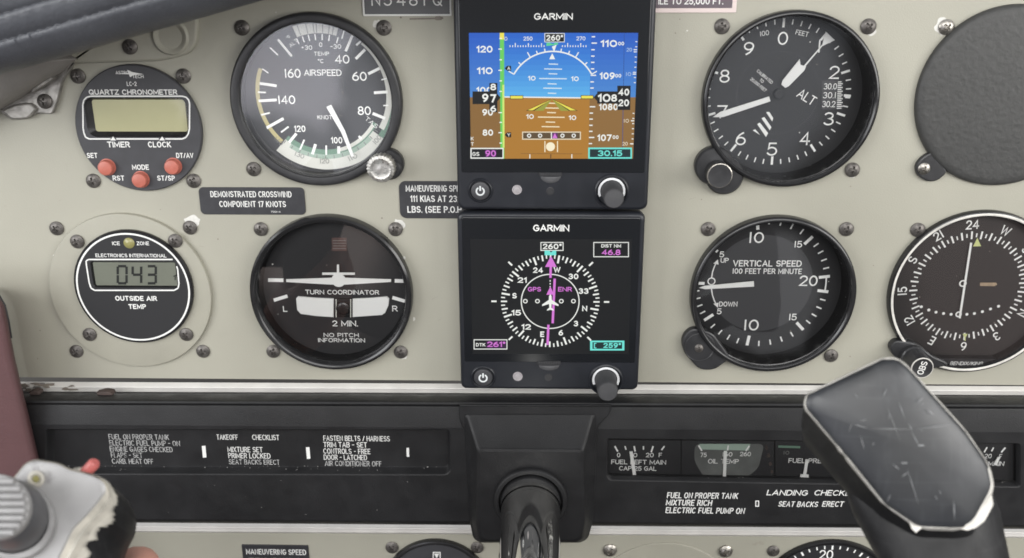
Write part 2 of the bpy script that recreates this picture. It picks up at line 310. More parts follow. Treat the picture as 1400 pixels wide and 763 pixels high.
class MB:
    def __init__(self): self.v = []; self.f = []; self.mi = []; self.mats = []
    def slot(self, m_):
        if m_ not in self.mats: self.mats.append(m_)
        return self.mats.index(m_)
    def add(self, vs, fs, m_):
        o = len(self.v); s = self.slot(m_); self.v += [tuple(v) for v in vs]
        for f in fs: self.f.append(tuple(i+o for i in f)); self.mi.append(s)
    def face(self, pts, m_): self.add(pts, [tuple(range(len(pts)))], m_)
    def loft(self, loops, m_, cap0=False, cap1=True, closed=True):
        n = len(loops[0]); vs = [p for l in loops for p in l]; fs = []
        for k in range(len(loops)-1):
            for i in range(n if closed else n-1):
                j = (i+1) % n
                fs.append((k*n+i, k*n+j, (k+1)*n+j, (k+1)*n+i))
        if cap0: fs.append(tuple(reversed(range(n))))
        if cap1: fs.append(tuple((len(loops)-1)*n+i for i in range(n)))
        self.add(vs, fs, m_)
    def lathe(self, c, prof, m_, n=64, axis=None, cap0=False, cap1=True, wob=None):
        """profile of (radius, height along the axis); c = (x, z, h)"""
        w = Vector((0, 0, 1)) if axis is None else Vector(axis).normalized()
        u = w.cross(Vector((0, 1, 0)));  u = Vector((1, 0, 0)) if u.length < 1e-4 else u.normalized()
        if axis is None: u = Vector((1, 0, 0))
        v = w.cross(u); c = Vector(c); loops = []
        for r, hh in prof:
            lp = []
            for i in range(n):
                a = 2*PI*i/n; rr = r*(wob(a) if wob else 1)
                lp.append(tuple(c + u*(rr*math.cos(a)) + v*(rr*math.sin(a)) + w*hh))
            loops.append(lp)
        self.loft(loops, m_, cap0, cap1)
    def prism(self, pts, h0, h1, m_, bev=0.0, smat=None):
        """outline of (x, z) in mm, from h0 to h1, edge eased by bev"""
        n = len(pts); cx = sum(p[0] for p in pts)/n; cz = sum(p[1] for p in pts)/n
        if bev:
            ins = inset(pts, bev)
            mid = [(x*.71+a*.29, z*.71+b*.29) for (x, z), (a, b) in zip(pts, ins)]
            self.loft([[(x, z, h0) for x, z in pts], [(x, z, h1-bev) for x, z in pts], [(x, z, h1-bev*.29) for x, z in mid], [(x, z, h1) for x, z in ins]], m_)
        else:
            self.loft([[(x, z, h0) for x, z in pts], [(x, z, h1) for x, z in pts]], m_)
    def pxpoly(self, pts, h, m_): self.face([p3(x, y, h) for x, y in reversed(pts)] if area2(pts) > 0 else [p3(x, y, h) for x, y in pts], m_)
    def rect(self, x0, y0, x1, y1, h, m_): self.pxpoly([(x0, y0), (x1, y0), (x1, y1), (x0, y1)], h, m_)
    def frame(self, x0, y0, x1, y1, w, h, m_):
        self.rect(x0, y0, x1, y0+w, h, m_); self.rect(x0, y1-w, x1, y1, h, m_)
        self.rect(x0, y0+w, x0+w, y1-w, h, m_); self.rect(x1-w, y0+w, x1, y1-w, h, m_)
    def line(self, x0, y0, x1, y1, w, h, m_, w1=None):
        w1 = w if w1 is None else w1
        d = math.hypot(x1-x0, y1-y0) or 1; nx, ny = -(y1-y0)/d, (x1-x0)/d
        self.pxpoly([(x0+nx*w/2, y0+ny*w/2), (x1+nx*w1/2, y1+ny*w1/2), (x1-nx*w1/2, y1-ny*w1/2), (x0-nx*w/2, y0-ny*w/2)], h, m_)
    def polyline(self, pts, w, h, m_):
        for a, b in zip(pts[:-1], pts[1:]): self.line(*a, *b, w, h, m_)
    def arc(self, c, r0, r1, a0, a1, h, m_, n=None):
        """ring sector in mm about c=(x,z); angles clockwise from up, degrees"""
        n = n or max(3, int(abs(a1-a0)/4)); vs = []; fs = []
        for i in range(n+1):
            a = rad(a0+(a1-a0)*i/n); s, k = math.sin(a), math.cos(a)
            vs += [(c[0]+r0*s, c[1]+r0*k, h), (c[0]+r1*s, c[1]+r1*k, h)]
        for i in range(n): fs.append((2*i, 2*i+2, 2*i+3, 2*i+1))
        self.add(vs, fs, m_)
    def disc(self, c, r, h, m_, n=48): self.face([(c[0]+r*math.cos(2*PI*i/n), c[1]+r*math.sin(2*PI*i/n), h) for i in range(n)], m_)
    def tick(self, c, r0, r1, a, w, h, m_):
        a = rad(a); s, k = math.sin(a), math.cos(a); x, z = c; q = w/2
        self.face([(x+r0*s-q*k, z+r0*k+q*s, h), (x+r0*s+q*k, z+r0*k-q*s, h), (x+r1*s+q*k, z+r1*k-q*s, h), (x+r1*s-q*k, z+r1*k+q*s, h)], m_)
    def text(self, s, px, py, w, ch, h, m_, rot=0, bold=0.0, shear=0.0, al='c'):
        """cap height ch and width w in photo pixels, centred (or left-aligned) at px, py; rot in degrees clockwise"""
        kx, kz = kk(px, py, h); a = rad(rot); ca, sa = math.cos(a), math.sin(a)
        X, Z = pm(px, py, h)
        self.text_mm(s, X, Z, w*math.hypot(kx*ca, kz*sa) if w else None, ch*math.hypot(kz*ca, kx*sa), h, m_, rot, bold, shear, al)
    def text_mm(self, s, X, Z, w, ch, h, m_, rot=0, bold=0.0, shear=0.0, al='c'):
        a = rad(rot); ca, sa = math.cos(a), math.sin(a)
        vs, fs, W = stroke_text(s, w, ch, ch*(.118+3.0*bold), shear, bold < .0125)
        ox = W/2 if al == 'c' else 0; out = []
        for x, y, k in vs:
            u, v = x-ox, y-ch/2; out.append((X+u*ca+v*sa, Z-u*sa+v*ca, h+k*.4))
        self.add(out, fs, m_)
    def ball(self, c, rx, rz, rh, m_, n=24, k=10, top=-1):
        loops = []
        for i in range(k+1):
            t = -PI/2+PI*i/k if top < 0 else top+(PI/2-top)*i/k
            r = max(math.cos(t), 1e-3)
            loops.append([(c[0]+rx*r*math.cos(2*PI*j/n), c[1]+rz*r*math.sin(2*PI*j/n), c[2]+rh*math.sin(t)) for j in range(n)])
        self.loft(loops, m_, cap0=True, cap1=True)
    def sweep(self, pts, rads, m_, n=24, cap=True):
        loops = []; P = [Vector(p) for p in pts]
        if not isinstance(rads, (list, tuple)): rads = [rads]*len(P)
        up = Vector((0.13, 0.97, 0.2))
        for i, p in enumerate(P):
            t = (P[min(i+1, len(P)-1)]-P[max(i-1, 0)]).normalized()
            u = t.cross(up).normalized(); v = u.cross(t)
            loops.append([tuple(p+u*(rads[i]*math.cos(2*PI*j/n))-v*(rads[i]*math.sin(2*PI*j/n))) for j in range(n)])
        self.loft(loops, m_, cap, cap)
    def build(self, name, parent=None, origin=(0, 0, 0), sharp=35, fix=True):
        me = bpy.data.meshes.new(name)
        ox, oz, oh = origin
        me.from_pydata([((x-ox)/1000, -(h-oh)/1000, (z-oz)/1000) for x, z, h in self.v], [], self.f)
        for m_ in self.mats: me.materials.append(m_)
        for p, i in zip(me.polygons, self.mi): p.material_index = i; p.use_smooth = len(p.vertices) <= 4
        bm = bmesh.new(); bm.from_mesh(me)
        if fix: bmesh.ops.recalc_face_normals(bm, faces=bm.faces)
        for e in bm.edges:
            e.smooth = len(e.link_faces) == 2 and e.calc_face_angle(0) < rad(sharp)
        bm.to_mesh(me); bm.free()
        o = bpy.data.objects.new(name, me); COL.objects.link(o)
        if parent is not None: o.parent = parent
        else: o.location = (ox/1000, -oh/1000, oz/1000)
        return o
def area2(pts): return sum(a[0]*b[1]-b[0]*a[1] for a, b in zip(pts, pts[1:]+pts[:1]))
def inset(pts, d):
    n = len(pts); s = 1 if area2(pts) > 0 else -1; out = []
    for i in range(n):
        a, b, c = Vector(pts[i-1]), Vector(pts[i]), Vector(pts[(i+1) % n])
        e1 = (b-a); e2 = (c-b)
        e1 = e1.normalized() if e1.length > 1e-9 else e2.normalized(); e2 = e2.normalized() if e2.length > 1e-9 else e1
        n1 = Vector((-e1.y, e1.x))*s; n2 = Vector((-e2.y, e2.x))*s
        q = (n1+n2); q = q.normalized() if q.length > 1e-6 else n1
        k = d/max(0.35, q.dot(n1))
        out.append((b.x+q.x*k, b.y+q.y*k))
    return out
def rrect(x0, x1, z0, z1, r, n=6):
    pts = []
    for cx, cz, a0 in ((x1-r, z1-r, 0), (x0+r, z1-r, 90), (x0+r, z0+r, 180), (x1-r, z0+r, 270)):
        for i in range(n+1):
            a = rad(a0+90*i/n); pts.append((cx+r*math.cos(a), cz+r*math.sin(a)))
    return pts
def rounded(pts, r, n=5):
    """round the corners of a polygon of (x, y)"""
    out = []; N_ = len(pts)
    for i in range(N_):
        a, b, c = Vector(pts[i-1]), Vector(pts[i]), Vector(pts[(i+1) % N_])
        rr = r[i] if isinstance(r, (list, tuple)) else r
        u = (a-b); v = (c-b); q = min(rr, u.length*.45, v.length*.45); u.normalize(); v.normalize()
        s, e = b+u*q, b+v*q
        for k in range(n+1):
            t = k/n; out.append(tuple((1-t)**2*s+2*t*(1-t)*b+t*t*e))
    return out
def circ(c, r, n=64): return [(c[0]+r*math.cos(2*PI*i/n), c[1]+r*math.sin(2*PI*i/n)) for i in range(n)]
def pts_mm(pts, h): return [pm(x, y, h) for x, y in pts]

def thing(name, label, cat, c, group=None):
    """an Empty at the thing's base; c = (x, z, h) mm"""
    o = bpy.data.objects.new(name, None); COL.objects.link(o); o.empty_display_size = 0.01
    o.location = (c[0]/1000, -c[2]/1000, c[1]/1000); o['label'] = label; o['category'] = cat
    if group: o['group'] = group
    o['_c'] = list(c)
    return o
def part(mb, name, t, parent=None, label=None, **k):
    o = mb.build(name, parent or t, tuple(t['_c']), **k)
    if label: o['label'] = label
    return o
def tag(o, label, cat, group=None):
    o['label'] = label; o['category'] = cat
    if group: o['group'] = group
    return o
# ---- screws: one mesh of each finish, copied
def screw_mesh(name, m_, r=3.35, hh=1.7):
    mb = MB(); n, k = 64, 16; loops = []
    def z(x, y):
        d = math.hypot(x, y)/r; base = hh*(1-0.62*d**2.4)
        ax, ay = abs(x), abs(y); lim = 1.75
        def slot(a, b): return max(0, min(1, (0.46-a)/0.16))*max(0, min(1, (lim-b)/0.5))
        return base-1.0*max(slot(ax, ay), slot(ay, ax))
    loops.append([(r*math.cos(2*PI*i/n), r*math.sin(2*PI*i/n), -0.05) for i in range(n)])
    for j in range(k):
        q = r*(1-j/(k-0.6)); loops.append([(q*math.cos(2*PI*i/n), q*math.sin(2*PI*i/n), z(q*math.cos(2*PI*i/n), q*math.sin(2*PI*i/n))) for i in range(n)])
    mb.loft(loops, m_)
    o = mb.build(name, sharp=50); me = o.data; bpy.data.objects.remove(o)
    return me
SCREW = screw_mesh('screw', M_SCREW); SCREWBR = screw_mesh('bright_screw', M_SCREWBR)
def screws(t, pts, h=0.0, me=None, s=1.0, label=None):
    c = t['_c']
    for px, py in pts:
        o = bpy.data.objects.new('screw', me or SCREW); COL.objects.link(o); o.parent = t
        x, z = pm(px, py, h)
        o.location = ((x-c[0])/1000, -(h-c[2])/1000, (z-c[1])/1000)
        a = random.uniform(0, PI/2); tx, tz = random.uniform(-.07, .07), random.uniform(-.07, .07)
        o.rotation_euler = (tx, a, tz); o.scale = (s, s, s)
        if label: o['label'] = label

U = 31.4
CEN = {'asi': (-3.1346*U, -2.1482*U), 'tc': (-3.1023*U, -5.0472*U), 'alt': (3.5237*U, -2.1372*U), 'vsi': (3.5226*U, -5.0336*U), 'oat': (-6.1895*U, -5.0528*U)}
CEN['vor'] = pm(1332.5, 401, 1.8)
R_HOLE = {'asi': 36.5, 'tc': 36.5, 'alt': 36.5, 'vsi': 36.5, 'vor': 39.4}

# ------------------------------------------------------------------ the panel
def chip(mb, px, py, r, seed, h=0.05, m_=None, sx=1.0):
    rnd = random.Random(seed); n = 14
    pts = [(px+sx*r*(0.65+0.6*rnd.random())*math.cos(2*PI*i/n), py+r*(0.65+0.6*rnd.random())*math.sin(2*PI*i/n)) for i in range(n)]
    mb.pxpoly(rounded(pts, r*.5, 3), h, m_ or M_CHIP)
def make_panel():
    zb = pm(700, 521, 0)[1]
    bm = bmesh.new()
    def loop(pts):
        vs = [bm.verts.new((x/1000, 0, z/1000)) for x, z in pts]
        for a, b in zip(vs, vs[1:]+vs[:1]): bm.edges.new((a, b))
    loop([(-330, zb), (330, zb), (330, 40), (-330, 40)])
    for k, r in R_HOLE.items(): loop(circ(CEN[k], r, 72))
    bmesh.ops.triangle_fill(bm, use_beauty=True, use_dissolve=False, edges=bm.edges[:])
    bmesh.ops.recalc_face_normals(bm, faces=bm.faces[:])
    if bm.faces[0].normal.y > 0: bmesh.ops.reverse_faces(bm, faces=bm.faces[:])
    g = bmesh.ops.extrude_face_region(bm, geom=bm.faces[:])
    bmesh.ops.translate(bm, vec=(0, 0.002, 0), verts=[v for v in g['geom'] if isinstance(v, bmesh.types.BMVert)])
    bmesh.ops.recalc_face_normals(bm, faces=bm.faces[:])
    me = bpy.data.meshes.new('instrument_panel'); bm.to_mesh(me); bm.free(); me.materials.append(M_PANEL)
    o = bpy.data.objects.new('instrument_panel', me); COL.objects.link(o)
    tag(o, 'beige painted metal instrument panel that carries the upper round gauges', 'panel')
    o['_c'] = [0, 0, 0]
    mb = MB()
    for i, (x, y, r, sx) in enumerate(((516.5, 33, 6.5, 1.0), (263, 304, 9.5, 1.25), (545, 306, 7.5, 1.2), (981, 37, 6.5, .8), (1190, 41, 9, 1.0), (1166, 239, 5, 1.2), (1290, 37, 12.5, 1.0), (552, 487, 4.5, 1), (553, 352, 2.5, .6), (566, 436, 3, .6))):
        chip(mb, x, y, r, i+3, m_=M_CHIP, sx=sx)
    mb.line(560, 26, 606, 25, 2.2, 0.06, M_SMUDGE); chip(mb, 600, 25, 3, 41, 0.08, M_SMUDGE, 2.0); chip(mb, 548, 24, 1.6, 42, 0.08, M_SMUDGE)
    for i in range(14):
        x, y, a, l = random.uniform(30, 1370), random.uniform(95, 510), random.uniform(-.6, .6), random.uniform(4, 16)
        if 600 < x < 910: continue
        mb.line(x, y, x+l*math.cos(a), y+l*math.sin(a), .5, .055, M_SCRATCH, .15)
    for i in range(60):
        x, y = random.uniform(20, 1380), random.uniform(15, 515)
        if 610 < x < 905: continue
        chip(mb, x, y, random.uniform(0.5, 1.1), 100+i, 0.07, M_SMUDGE if i % 3 else M_CHIP)
    wear = mb.build('wear', None, (0, 0, 0)); bm = bmesh.new(); bm.from_mesh(me)
    k0 = len(me.materials)
    for m_ in wear.data.materials: me.materials.append(m_)
    nf = len(bm.faces); bm.from_mesh(wear.data); bm.faces.ensure_lookup_table()
    for f in bm.faces[nf:]: f.material_index += k0
    bm.to_mesh(me); bm.free(); bpy.data.objects.remove(wear)
    # raised cover plate under the glareshield, with its round dimple
    mb = MB()
    out = rounded([(96, 87), (222, 83), (268, 72), (272, 20), (262, -30), (96, -30)], [2, 10, 34, 20, 4, 2], 8)
    pts = pts_mm(out, 1.5)
    mb.prism(pts, 0, 2.6, M_PANEL, 1.1)
    c = pm(233, 50, 2.6)
    mb.lathe((*c, 2.6), [(8.2, -0.1), (7.9, 0.6), (7.3, 1.0), (6.5, 0.9), (5.6, 0.2), (5, .1)], M_PANEL, 56)
    mb.build('cover_plate', o)
    screws(o, [(178, 64)], 2.6)
    return o
panel = make_panel()

# ------------------------------------------------------------------ gauge helpers
def bezel(t, c, R, Rin, hf, hd, m_=None, name='bezel', lip=1.2):
    mb = MB()
    mb.lathe((*c, 0), [(R, 0), (R, hf-1.3), (R-.25, hf-.6), (R-.8, hf-.12), (R-1.5, hf), (Rin+lip, hf), (Rin+.5, hf-.15), (Rin, hf-.7), (Rin-.1, hf-2.2), (Rin-.5, hf-2.4), (Rin-.7, hd)], m_ or M_BLACK, 96, cap1=False)
    return part(mb, name, t)
def glass(t, c, r, h):
    mb = MB(); mb.disc(c, r, h, M_GLASS, 72); return part(mb, 'glass', t)
def hand(t, pts, h, name='needle', m_=None, th=0.5):
    mb = MB(); q = pts_mm(pts, h)
    if area2(q) < 0: q = q[::-1]
    mb.prism(q, h-th, h, m_ or M_NEEDLE, 0.12); return part(mb, name, t)

# ------------------------------------------------------------------ quartz chronometer
def make_clock():
    h = 2.4; c = pm(189, 176.5, h); k = kk(189, 176, h)[0]
    t = thing('panel_clock', 'round charcoal quartz chronometer with blank yellowish display and three red buttons', 'clock', (*c, 0))
    R = 85*k; mb = MB()
    win = rrect(pm(117, 160, h)[0], pm(257, 160, h)[0], pm(189, 187.5, h)[1], pm(189, 133.5, h)[1], 4.2, 6)
    # flat face with an opening for the display
    n = 72; outer = circ(c, R, n)
    bm_v = [(x, z, h) for x, z in outer]
    mb.loft([[(x, z, 0) for x, z in circ(c, R+.35, n)], [(x, z, h-.5) for x, z in circ(c, R+.35, n)], [(x, z, h) for x, z in circ(c, R-.1, n)]], M_FACE, cap1=False)
    ring_fill(mb, circ(c, R-.1, n), [win], h, M_FACE)
    part(mb, 'face', t)
    mb = MB(); H = h+.08
    fr = [(116, 188.8), (113.8, 180), (113.8, 139), (116, 133), (121, 131.4), (252, 131.4), (257, 133), (259, 139), (259, 180), (257, 186), (251, 189.6)]
    mb.polyline([(151, 190), (122, 190), (117, 187.6), (114.6, 181.5), (113.6, 175), (113.2, 143), (114.6, 137), (118.5, 133), (124, 131.6), (249, 131.6), (254.5, 133), (258, 137), (259.2, 142), (259, 176), (257.4, 183), (254, 188), (249, 190), (226, 190)], 1.9, H, M_PRINT)
    mb.line(159, 190, 217, 190, 1.9, H, M_PRINT)
    for x in (154.6, 221.6): mb.pxpoly([(x-4, 192), (x+4, 192), (x, 186.6)], H+.03, M_PRINT)
    mb.text('ASTRO', 167, 99.3, 18, 4.6, H, M_PRINT, bold=.012); mb.text('TECH', 188.5, 104.6, 15.5, 4.6, H, M_PRINT, bold=.012)
    mb.pxpoly([(174, 95.5), (181, 98.6), (196, 101.5), (183, 102.4), (178, 105.6), (176, 101.5), (158, 100.8), (175.5, 99.4)], H-.02, M_PRINT)
    mb.text('LC-2', 180, 114.6, 13.5, 6, H, M_PRINT, bold=.012)
    mb.text('QUARTZ CHRONOMETER', 181.8, 126, 121, 7.2, H, M_PRINT, bold=.02)
    mb.text('TIMER', 162, 197.6, 31, 8, H, M_PRINT, bold=.02); mb.text('CLOCK', 218, 197.6, 31.5, 8, H, M_PRINT, bold=.02)
    for s, x, y, w in (('SET', 126, 212.6, 14.5), ('DT/AV', 252.6, 212.6, 23.5), ('MODE', 192, 228.6, 23), ('RST', 162, 243.6, 16), ('ST/SP', 227, 243.6, 24)):
        mb.text(s, x, y, w, 7, H, M_PRINT, bold=.014)
    part(mb, 'lettering', t)
    mb = MB()
    q = win; lo = rrect(min(p[0] for p in win)+3.0, max(p[0] for p in win)-1.4, min(p[1] for p in win)+2.2, max(p[1] for p in win)-1.2, 1.2, 6)
    mb.loft([[(x, z, h-.05) for x, z in win], [(x, z, h-1.9) for x, z in lo]], M_GLOSSBLACK, cap1=False)
    fr_o = part(mb, 'display_recess', t)
    mb = MB(); mb.face([(x, z, h-1.85) for x, z in lo], M_LCD); part(mb, 'lcd_screen', t)
    mb = MB(); mb.face([(x, z, h-.6) for x, z in inset(win, .3)], M_GLASS); part(mb, 'display_window', t)
    for x, y in ((147, 228.3), (193.2, 245), (237.4, 227)):
        mb = MB(); b = pm(x, y, h); mb.lathe((*b, h), [(3.9, -.2), (3.9, .3), (3.5, .35), (3.45, 2.6), (3.1, 3.1), (2.2, 3.3), (0.8, 3.4)], M_RED, 32); part(mb, 'button', t)
    screws(t, [(107, 104), (251, 104), (128, 247), (265, 247)])
def ring_fill(mb, outer, holes, h, m_):
    """a flat sheet with holes"""
    bm = bmesh.new()
    for pts in [outer]+holes:
        vs = [bm.verts.new((x, z, h)) for x, z in pts]
        for a, b in zip(vs, vs[1:]+vs[:1]): bm.edges.new((a, b))
    bmesh.ops.triangle_fill(bm, use_beauty=True, use_dissolve=False, edges=bm.edges[:])
    bm.verts.index_update()
    mb.add([tuple(v.co) for v in bm.verts], [tuple(v.index for v in f.verts) for f in bm.faces], m_); bm.free()
make_clock()

# ------------------------------------------------------------------ airspeed indicator
def make_airspeed():
    c = CEN['asi']; hd = -3.0
    t = thing('airspeed_indicator', 'airspeed dial with yellow and green arcs and a silver knurled knob', 'gauge', (*c, 0), 'round flight gauges')
    bezel(t, c, 38.3, 34.0, 5.0, hd-1)
    d = pm(441, 129, hd); k = kk(441, 129, hd)[0]
    mb = MB(); mb.disc(d, 35.5, hd, M_DIALGREY, 72)
    h = hd+.08
    mb.arc(d, 82*k, 104*k, 127, 222, h, M_CREAM, 40)                       # true airspeed scale
    mb.arc(d, 76*k, 83*k, 119, 222, h+.04, M_GREEN, 40)
    mb.arc(d, 83*k, 89*k, 134, 215, h+.08, M_PALEGREEN, 36)
    mb.arc(d, 92*k, 103*k, 45, 127, h+.02, M_GREEN, 30)
    mb.arc(d, 87*k, 95*k, 40, 121, h+.06, M_CREAM, 30)
    mb.arc(d, 76*k, 81*k, 122, 167, h+.08, M_CREAM, 30)
    mb.arc(d, 86*k, 91.5*k, 223, 293, h+.06, M_YELLOW, 30)
    mb.arc(d, 81*k, 96*k, -21, 17, h, M_CREAM, 20)
    for a in (-17, -10, -4, -1.5, 4, 9.5, 13): mb.tick(d, 81.5*k, 96*k, a, 1.0*k, h+.06, M_GREYINK)
    for a in (-22, -16, -10, -3.5, 3.5, 10.5, 19): mb.tick(d, 72*k, 80*k, a, 1.8*k, h+.06, M_WHITE)
    for a in range(125, 224, 8): mb.tick(d, 84*k, 89*k, a, 1.2*k, h+.12, M_GREYINK)
    H = h+.12
    for x0, y0, x1, y1, w in ((483.7, 43.7, 472.6, 70.3, 3.6), (470.9, 40, 467.4, 53, 2), (380, 54, 398.9, 77, 3.2), (368.9, 65, 380, 75.4, 2), (358.6, 94, 367, 100, 1.6), (355, 114, 378.3, 117.4, 3.8), (352.6, 126, 363.7, 126.5, 2.2),
        (353.4, 138, 378.3, 136.6, 3.8), (356.9, 157.2, 368.9, 154.3, 2.4), (364.6, 174.9, 387.7, 162, 4), (384.3, 180.9, 394.6, 173.1, 2.4), (395.4, 194.6, 405.2, 182.6, 4), (410, 204.9, 416, 191.1, 2.4), (427.1, 210.9, 431.4, 197.1, 4), (446, 211.7, 446, 198.9, 2.4), (463.1, 210, 463.1, 200, 4),
        (503.4, 101.1, 518.9, 93.4, 4), (486.3, 80.6, 499.1, 67.7, 4), (487, 62, 497, 53, 3), (521.4, 109.2, 529, 107, 1.8), (511.1, 126.9, 530, 125.7, 4), (524, 144.4, 531, 144, 1.8), (509.4, 155.1, 526.6, 162, 4), (490.5, 186, 494, 190, 3)):
        mb.line(x0, y0, x1, y1, w, H, M_WHITE)
    for s, x, y, w, ch, b in (('+30', 419.4, 65, 15, 6.2, .01), ('0', 438.4, 61, 4.6, 6.4, .01), ('-30', 459, 63.6, 15, 6.2, .01), ('TEMP', 439.6, 73.5, 21, 5.6, .01), ('\u00b0C', 438.6, 83.5, 8, 5.8, .01),
        ('40', 467.8, 81, 20, 12, .008), ('160', 399.8, 100.3, 22.5, 12.6, .008), ('AIRSPEED', 441.2, 99.4, 51.5, 8.8, .008), ('60', 491.4, 104.4, 20, 12.4, .008), ('140', 391.6, 136.4, 24, 12, .008), ('120', 409.8, 176, 15.5, 8.8, .014), ('100', 460.3, 191.8, 15.5, 8.8, .014), ('80', 498, 151.4, 18, 12, .008), ('KNOTS', 446.5, 160.4, 25, 5.8, .008)):
        mb.text(s, x, y, w, ch, H, M_WHITE, bold=b)
    mb.text('P', 394, 51, 4, 5, H, M_WHITE, 38); mb.text('ALT', 401, 59, 14, 5.4, H, M_WHITE, -38)
    mb.text('TAS', 508, 167.5, 20, 6, H, M_WHITE, 40)
    for s, x, y, r in (('100', 515.5, 191, -48), ('110', 482, 215, -25), ('120', 443.5, 220.2, 0), ('130', 409.5, 212, 22), ('140', 381, 193, 42)):
        mb.text(s, x, y, 13, 6.6, H+.05, M_GREYINK, r)
    part(mb, 'dial', t)
    hand(t, [(446, 146.5), (452.5, 143.2), (471.5, 179), (484, 213.5), (480.5, 215), (466.5, 181.5)], 0.5)
    glass(t, c, 33.95, 2.9)
    # knob on its lobe
    mb = MB(); lb = pm(531, 224, 2)
    mb.lathe((lb[0], lb[1], 0), [(7.2, 0), (7.2, 3.4), (6.4, 4.4), (3, 4.6)], M_BLACK, 40)
    mb.lathe((*pm(537.5, 229.5, 3), 0), [(4.2, 0), (4.2, 6), (3.4, 6.8), (1, 7)], M_BLACK, 32)
    part(mb, 'knob_housing', t)
    kb = pm(520.2, 231, 13); mb = MB()
    mb.lathe((kb[0], kb[1], 4.4), [(2.4, 0), (2.4, 3.0), (6.0, 3.0), (6.2, 3.3), (6.2, 8.0), (5.9, 8.5), (4.6, 8.8), (3.9, 8.5), (1.6, 8.6), (.4, 8.7)], M_CHROME, 96, wob=lambda a: 1.0+0.025*(1 if int(a/(2*PI)*96) % 4 < 2 else -1))
    kn = part(mb, 'knob', t)
    mb = MB(); rn = random.Random(3)
    for i in range(9):
        a = rn.uniform(0, 6.28); r = rn.uniform(2.2, 4.6); x, z = kb[0]+r*math.cos(a), kb[1]+r*math.sin(a)
        mb.face([(x+rn.uniform(.3, .8)*math.cos(q)*1.2, z+rn.uniform(.25, .6)*math.sin(q), 13.24) for q in [j*PI/4 for j in range(8)]], M_GREYINK)
    part(mb, 'worn_spots', t, kn)
    screws(t, [(331, 38), (525, 38), (347, 231)])
make_airspeed()

# ------------------------------------------------------------------ turn coordinator
def make_turn():
    c = CEN['tc']; hd = -4.0
    t = thing('turn_coordinator', 'turn coordinator dial with white airplane outline above a curved ball tube', 'gauge', (*c, 0), 'round flight gauges')
    mb = MB()
    R = 38.6; mb.lathe((*c, 0), [(R, 0), (R, 4.2), (R-.3, 5.2), (R-1.2, 5.8), (R-2.2, 5.6), (R-3.0, 4.8), (R-3.4, 3.8), (R-3.6, 1.6), (R-4.4, hd-.5)], M_GLOSSBLACK, 96, cap1=False)
    part(mb, 'bezel', t)
    d = pm(462.6, 389, hd); mb = MB(); mb.disc(c, 35.8, hd, M_DIAL, 72); h = hd+.1
    for x0, y0, x1, y1, w in ((366.5, 382.9, 387.4, 383.2, 5), (539.6, 384, 557.6, 384.4, 5), (374.3, 410.6, 393, 404.8, 4.6), (536.4, 406.8, 554.8, 412.3, 4.6)):
        mb.line(x0, y0, x1, y1, w, h, M_WHITE)
    for s, x, y, w, ch, b in (('L', 389.9, 422.3, 6, 8, .01), ('R', 539.9, 422, 7.4, 8, .01), ('TURN COORDINATOR', 467.8, 399.6, 101, 6.2, .012), ('2 MIN.', 471.8, 442.3, 35, 8, .014), ('NO PITCH', 466.5, 458.2, 48, 5.6, .012), ('INFORMATION', 467, 465.2, 64, 5.6, .012)):
        mb.text(s, x, y, w, ch, h, M_WHITE, bold=b)
    part(mb, 'dial', t)
    mb = MB(); mb.pxpoly([(453.5, 325), (474, 325), (474, 343), (453.5, 343)], hd+.2, M_DRUM)
    for i in range(4): mb.line(455, 329+i*3.6, 473, 329+i*3.6, .7, hd+.26, M_GREYINK)
    part(mb, 'power_flag', t)
    # airplane symbol
    mb = MB(); H = hd+1.6
    def pp(pts):
        q = pts_mm(pts, H); q = q if area2(q) > 0 else q[::-1]; mb.prism(q, H-.5, H, M_NEEDLE)
    k = kk(462, 383, H)[0]
    pp([(391.3, 382), (452.5, 380), (472.5, 380), (534.6, 382), (534.6, 385.6), (472.5, 389.2), (452.5, 389.2), (391.3, 385.6)])
    q = pm(462.8, 383.2, H); mb.lathe((*q, H-.55), [(9.6*k, 0), (9.6*k, .65)], M_NEEDLE, 40)
    pp([(460.7, 362), (463.3, 362), (463.6, 372.8), (460.4, 372.8)]); pp([(440.5, 372.9), (485, 372.9), (485, 375.9), (440.5, 375.9)])
    pp([(460.6, 375.9), (463.4, 375.9), (463.6, 379.8), (460.4, 379.8)])
    part(mb, 'airplane_symbol', t)
    # inclinometer
    mb = MB(); H = hd+.9
    top = [(404.6, 408.5), (407, 405.6), (430, 407.6), (456, 408.7)]; bot = [(456, 434), (432, 432.4), (411, 429.5), (406, 424)]
    q = pts_mm(top+bot, H); q = q if area2(q) > 0 else q[::-1]; mb.prism(q, hd, H, M_NEEDLE, .3)
    top = [(482, 408.9), (508, 407.6), (529, 405.8), (532, 408.5)]; bot = [(531, 418), (526.5, 428), (522, 431), (482, 433.8)]
    q = pts_mm(top+bot, H); q = q if area2(q) > 0 else q[::-1]; mb.prism(q, hd, H, M_NEEDLE, .3)
    tu = part(mb, 'inclinometer_tube', t)
    mb = MB(); q = pts_mm([(456.5, 408.6), (481.5, 408.8), (481.5, 433.8), (456.5, 434)], H+.1); q = q if area2(q) > 0 else q[::-1]
    mb.prism(q, hd, H+.05, M_GLOSSBLACK, .1)
    mb.line(459.5, 409, 459.5, 434, 1.2, H+.2, M_CREAM); mb.line(479.5, 409, 479.5, 434, 1.2, H+.2, M_CREAM)
    part(mb, 'centre_window', t, tu)
    mb = MB(); b = pm(469.2, 421.3, H); mb.ball((b[0], b[1], H), 3.6, 3.6, 1.2, M_GLOSSBLACK); part(mb, 'ball', t, tu)
    glass(t, c, 34.9, 2.4)
    screws(t, [(357, 313), (541, 313), (374, 480), (548, 481)])
make_turn()

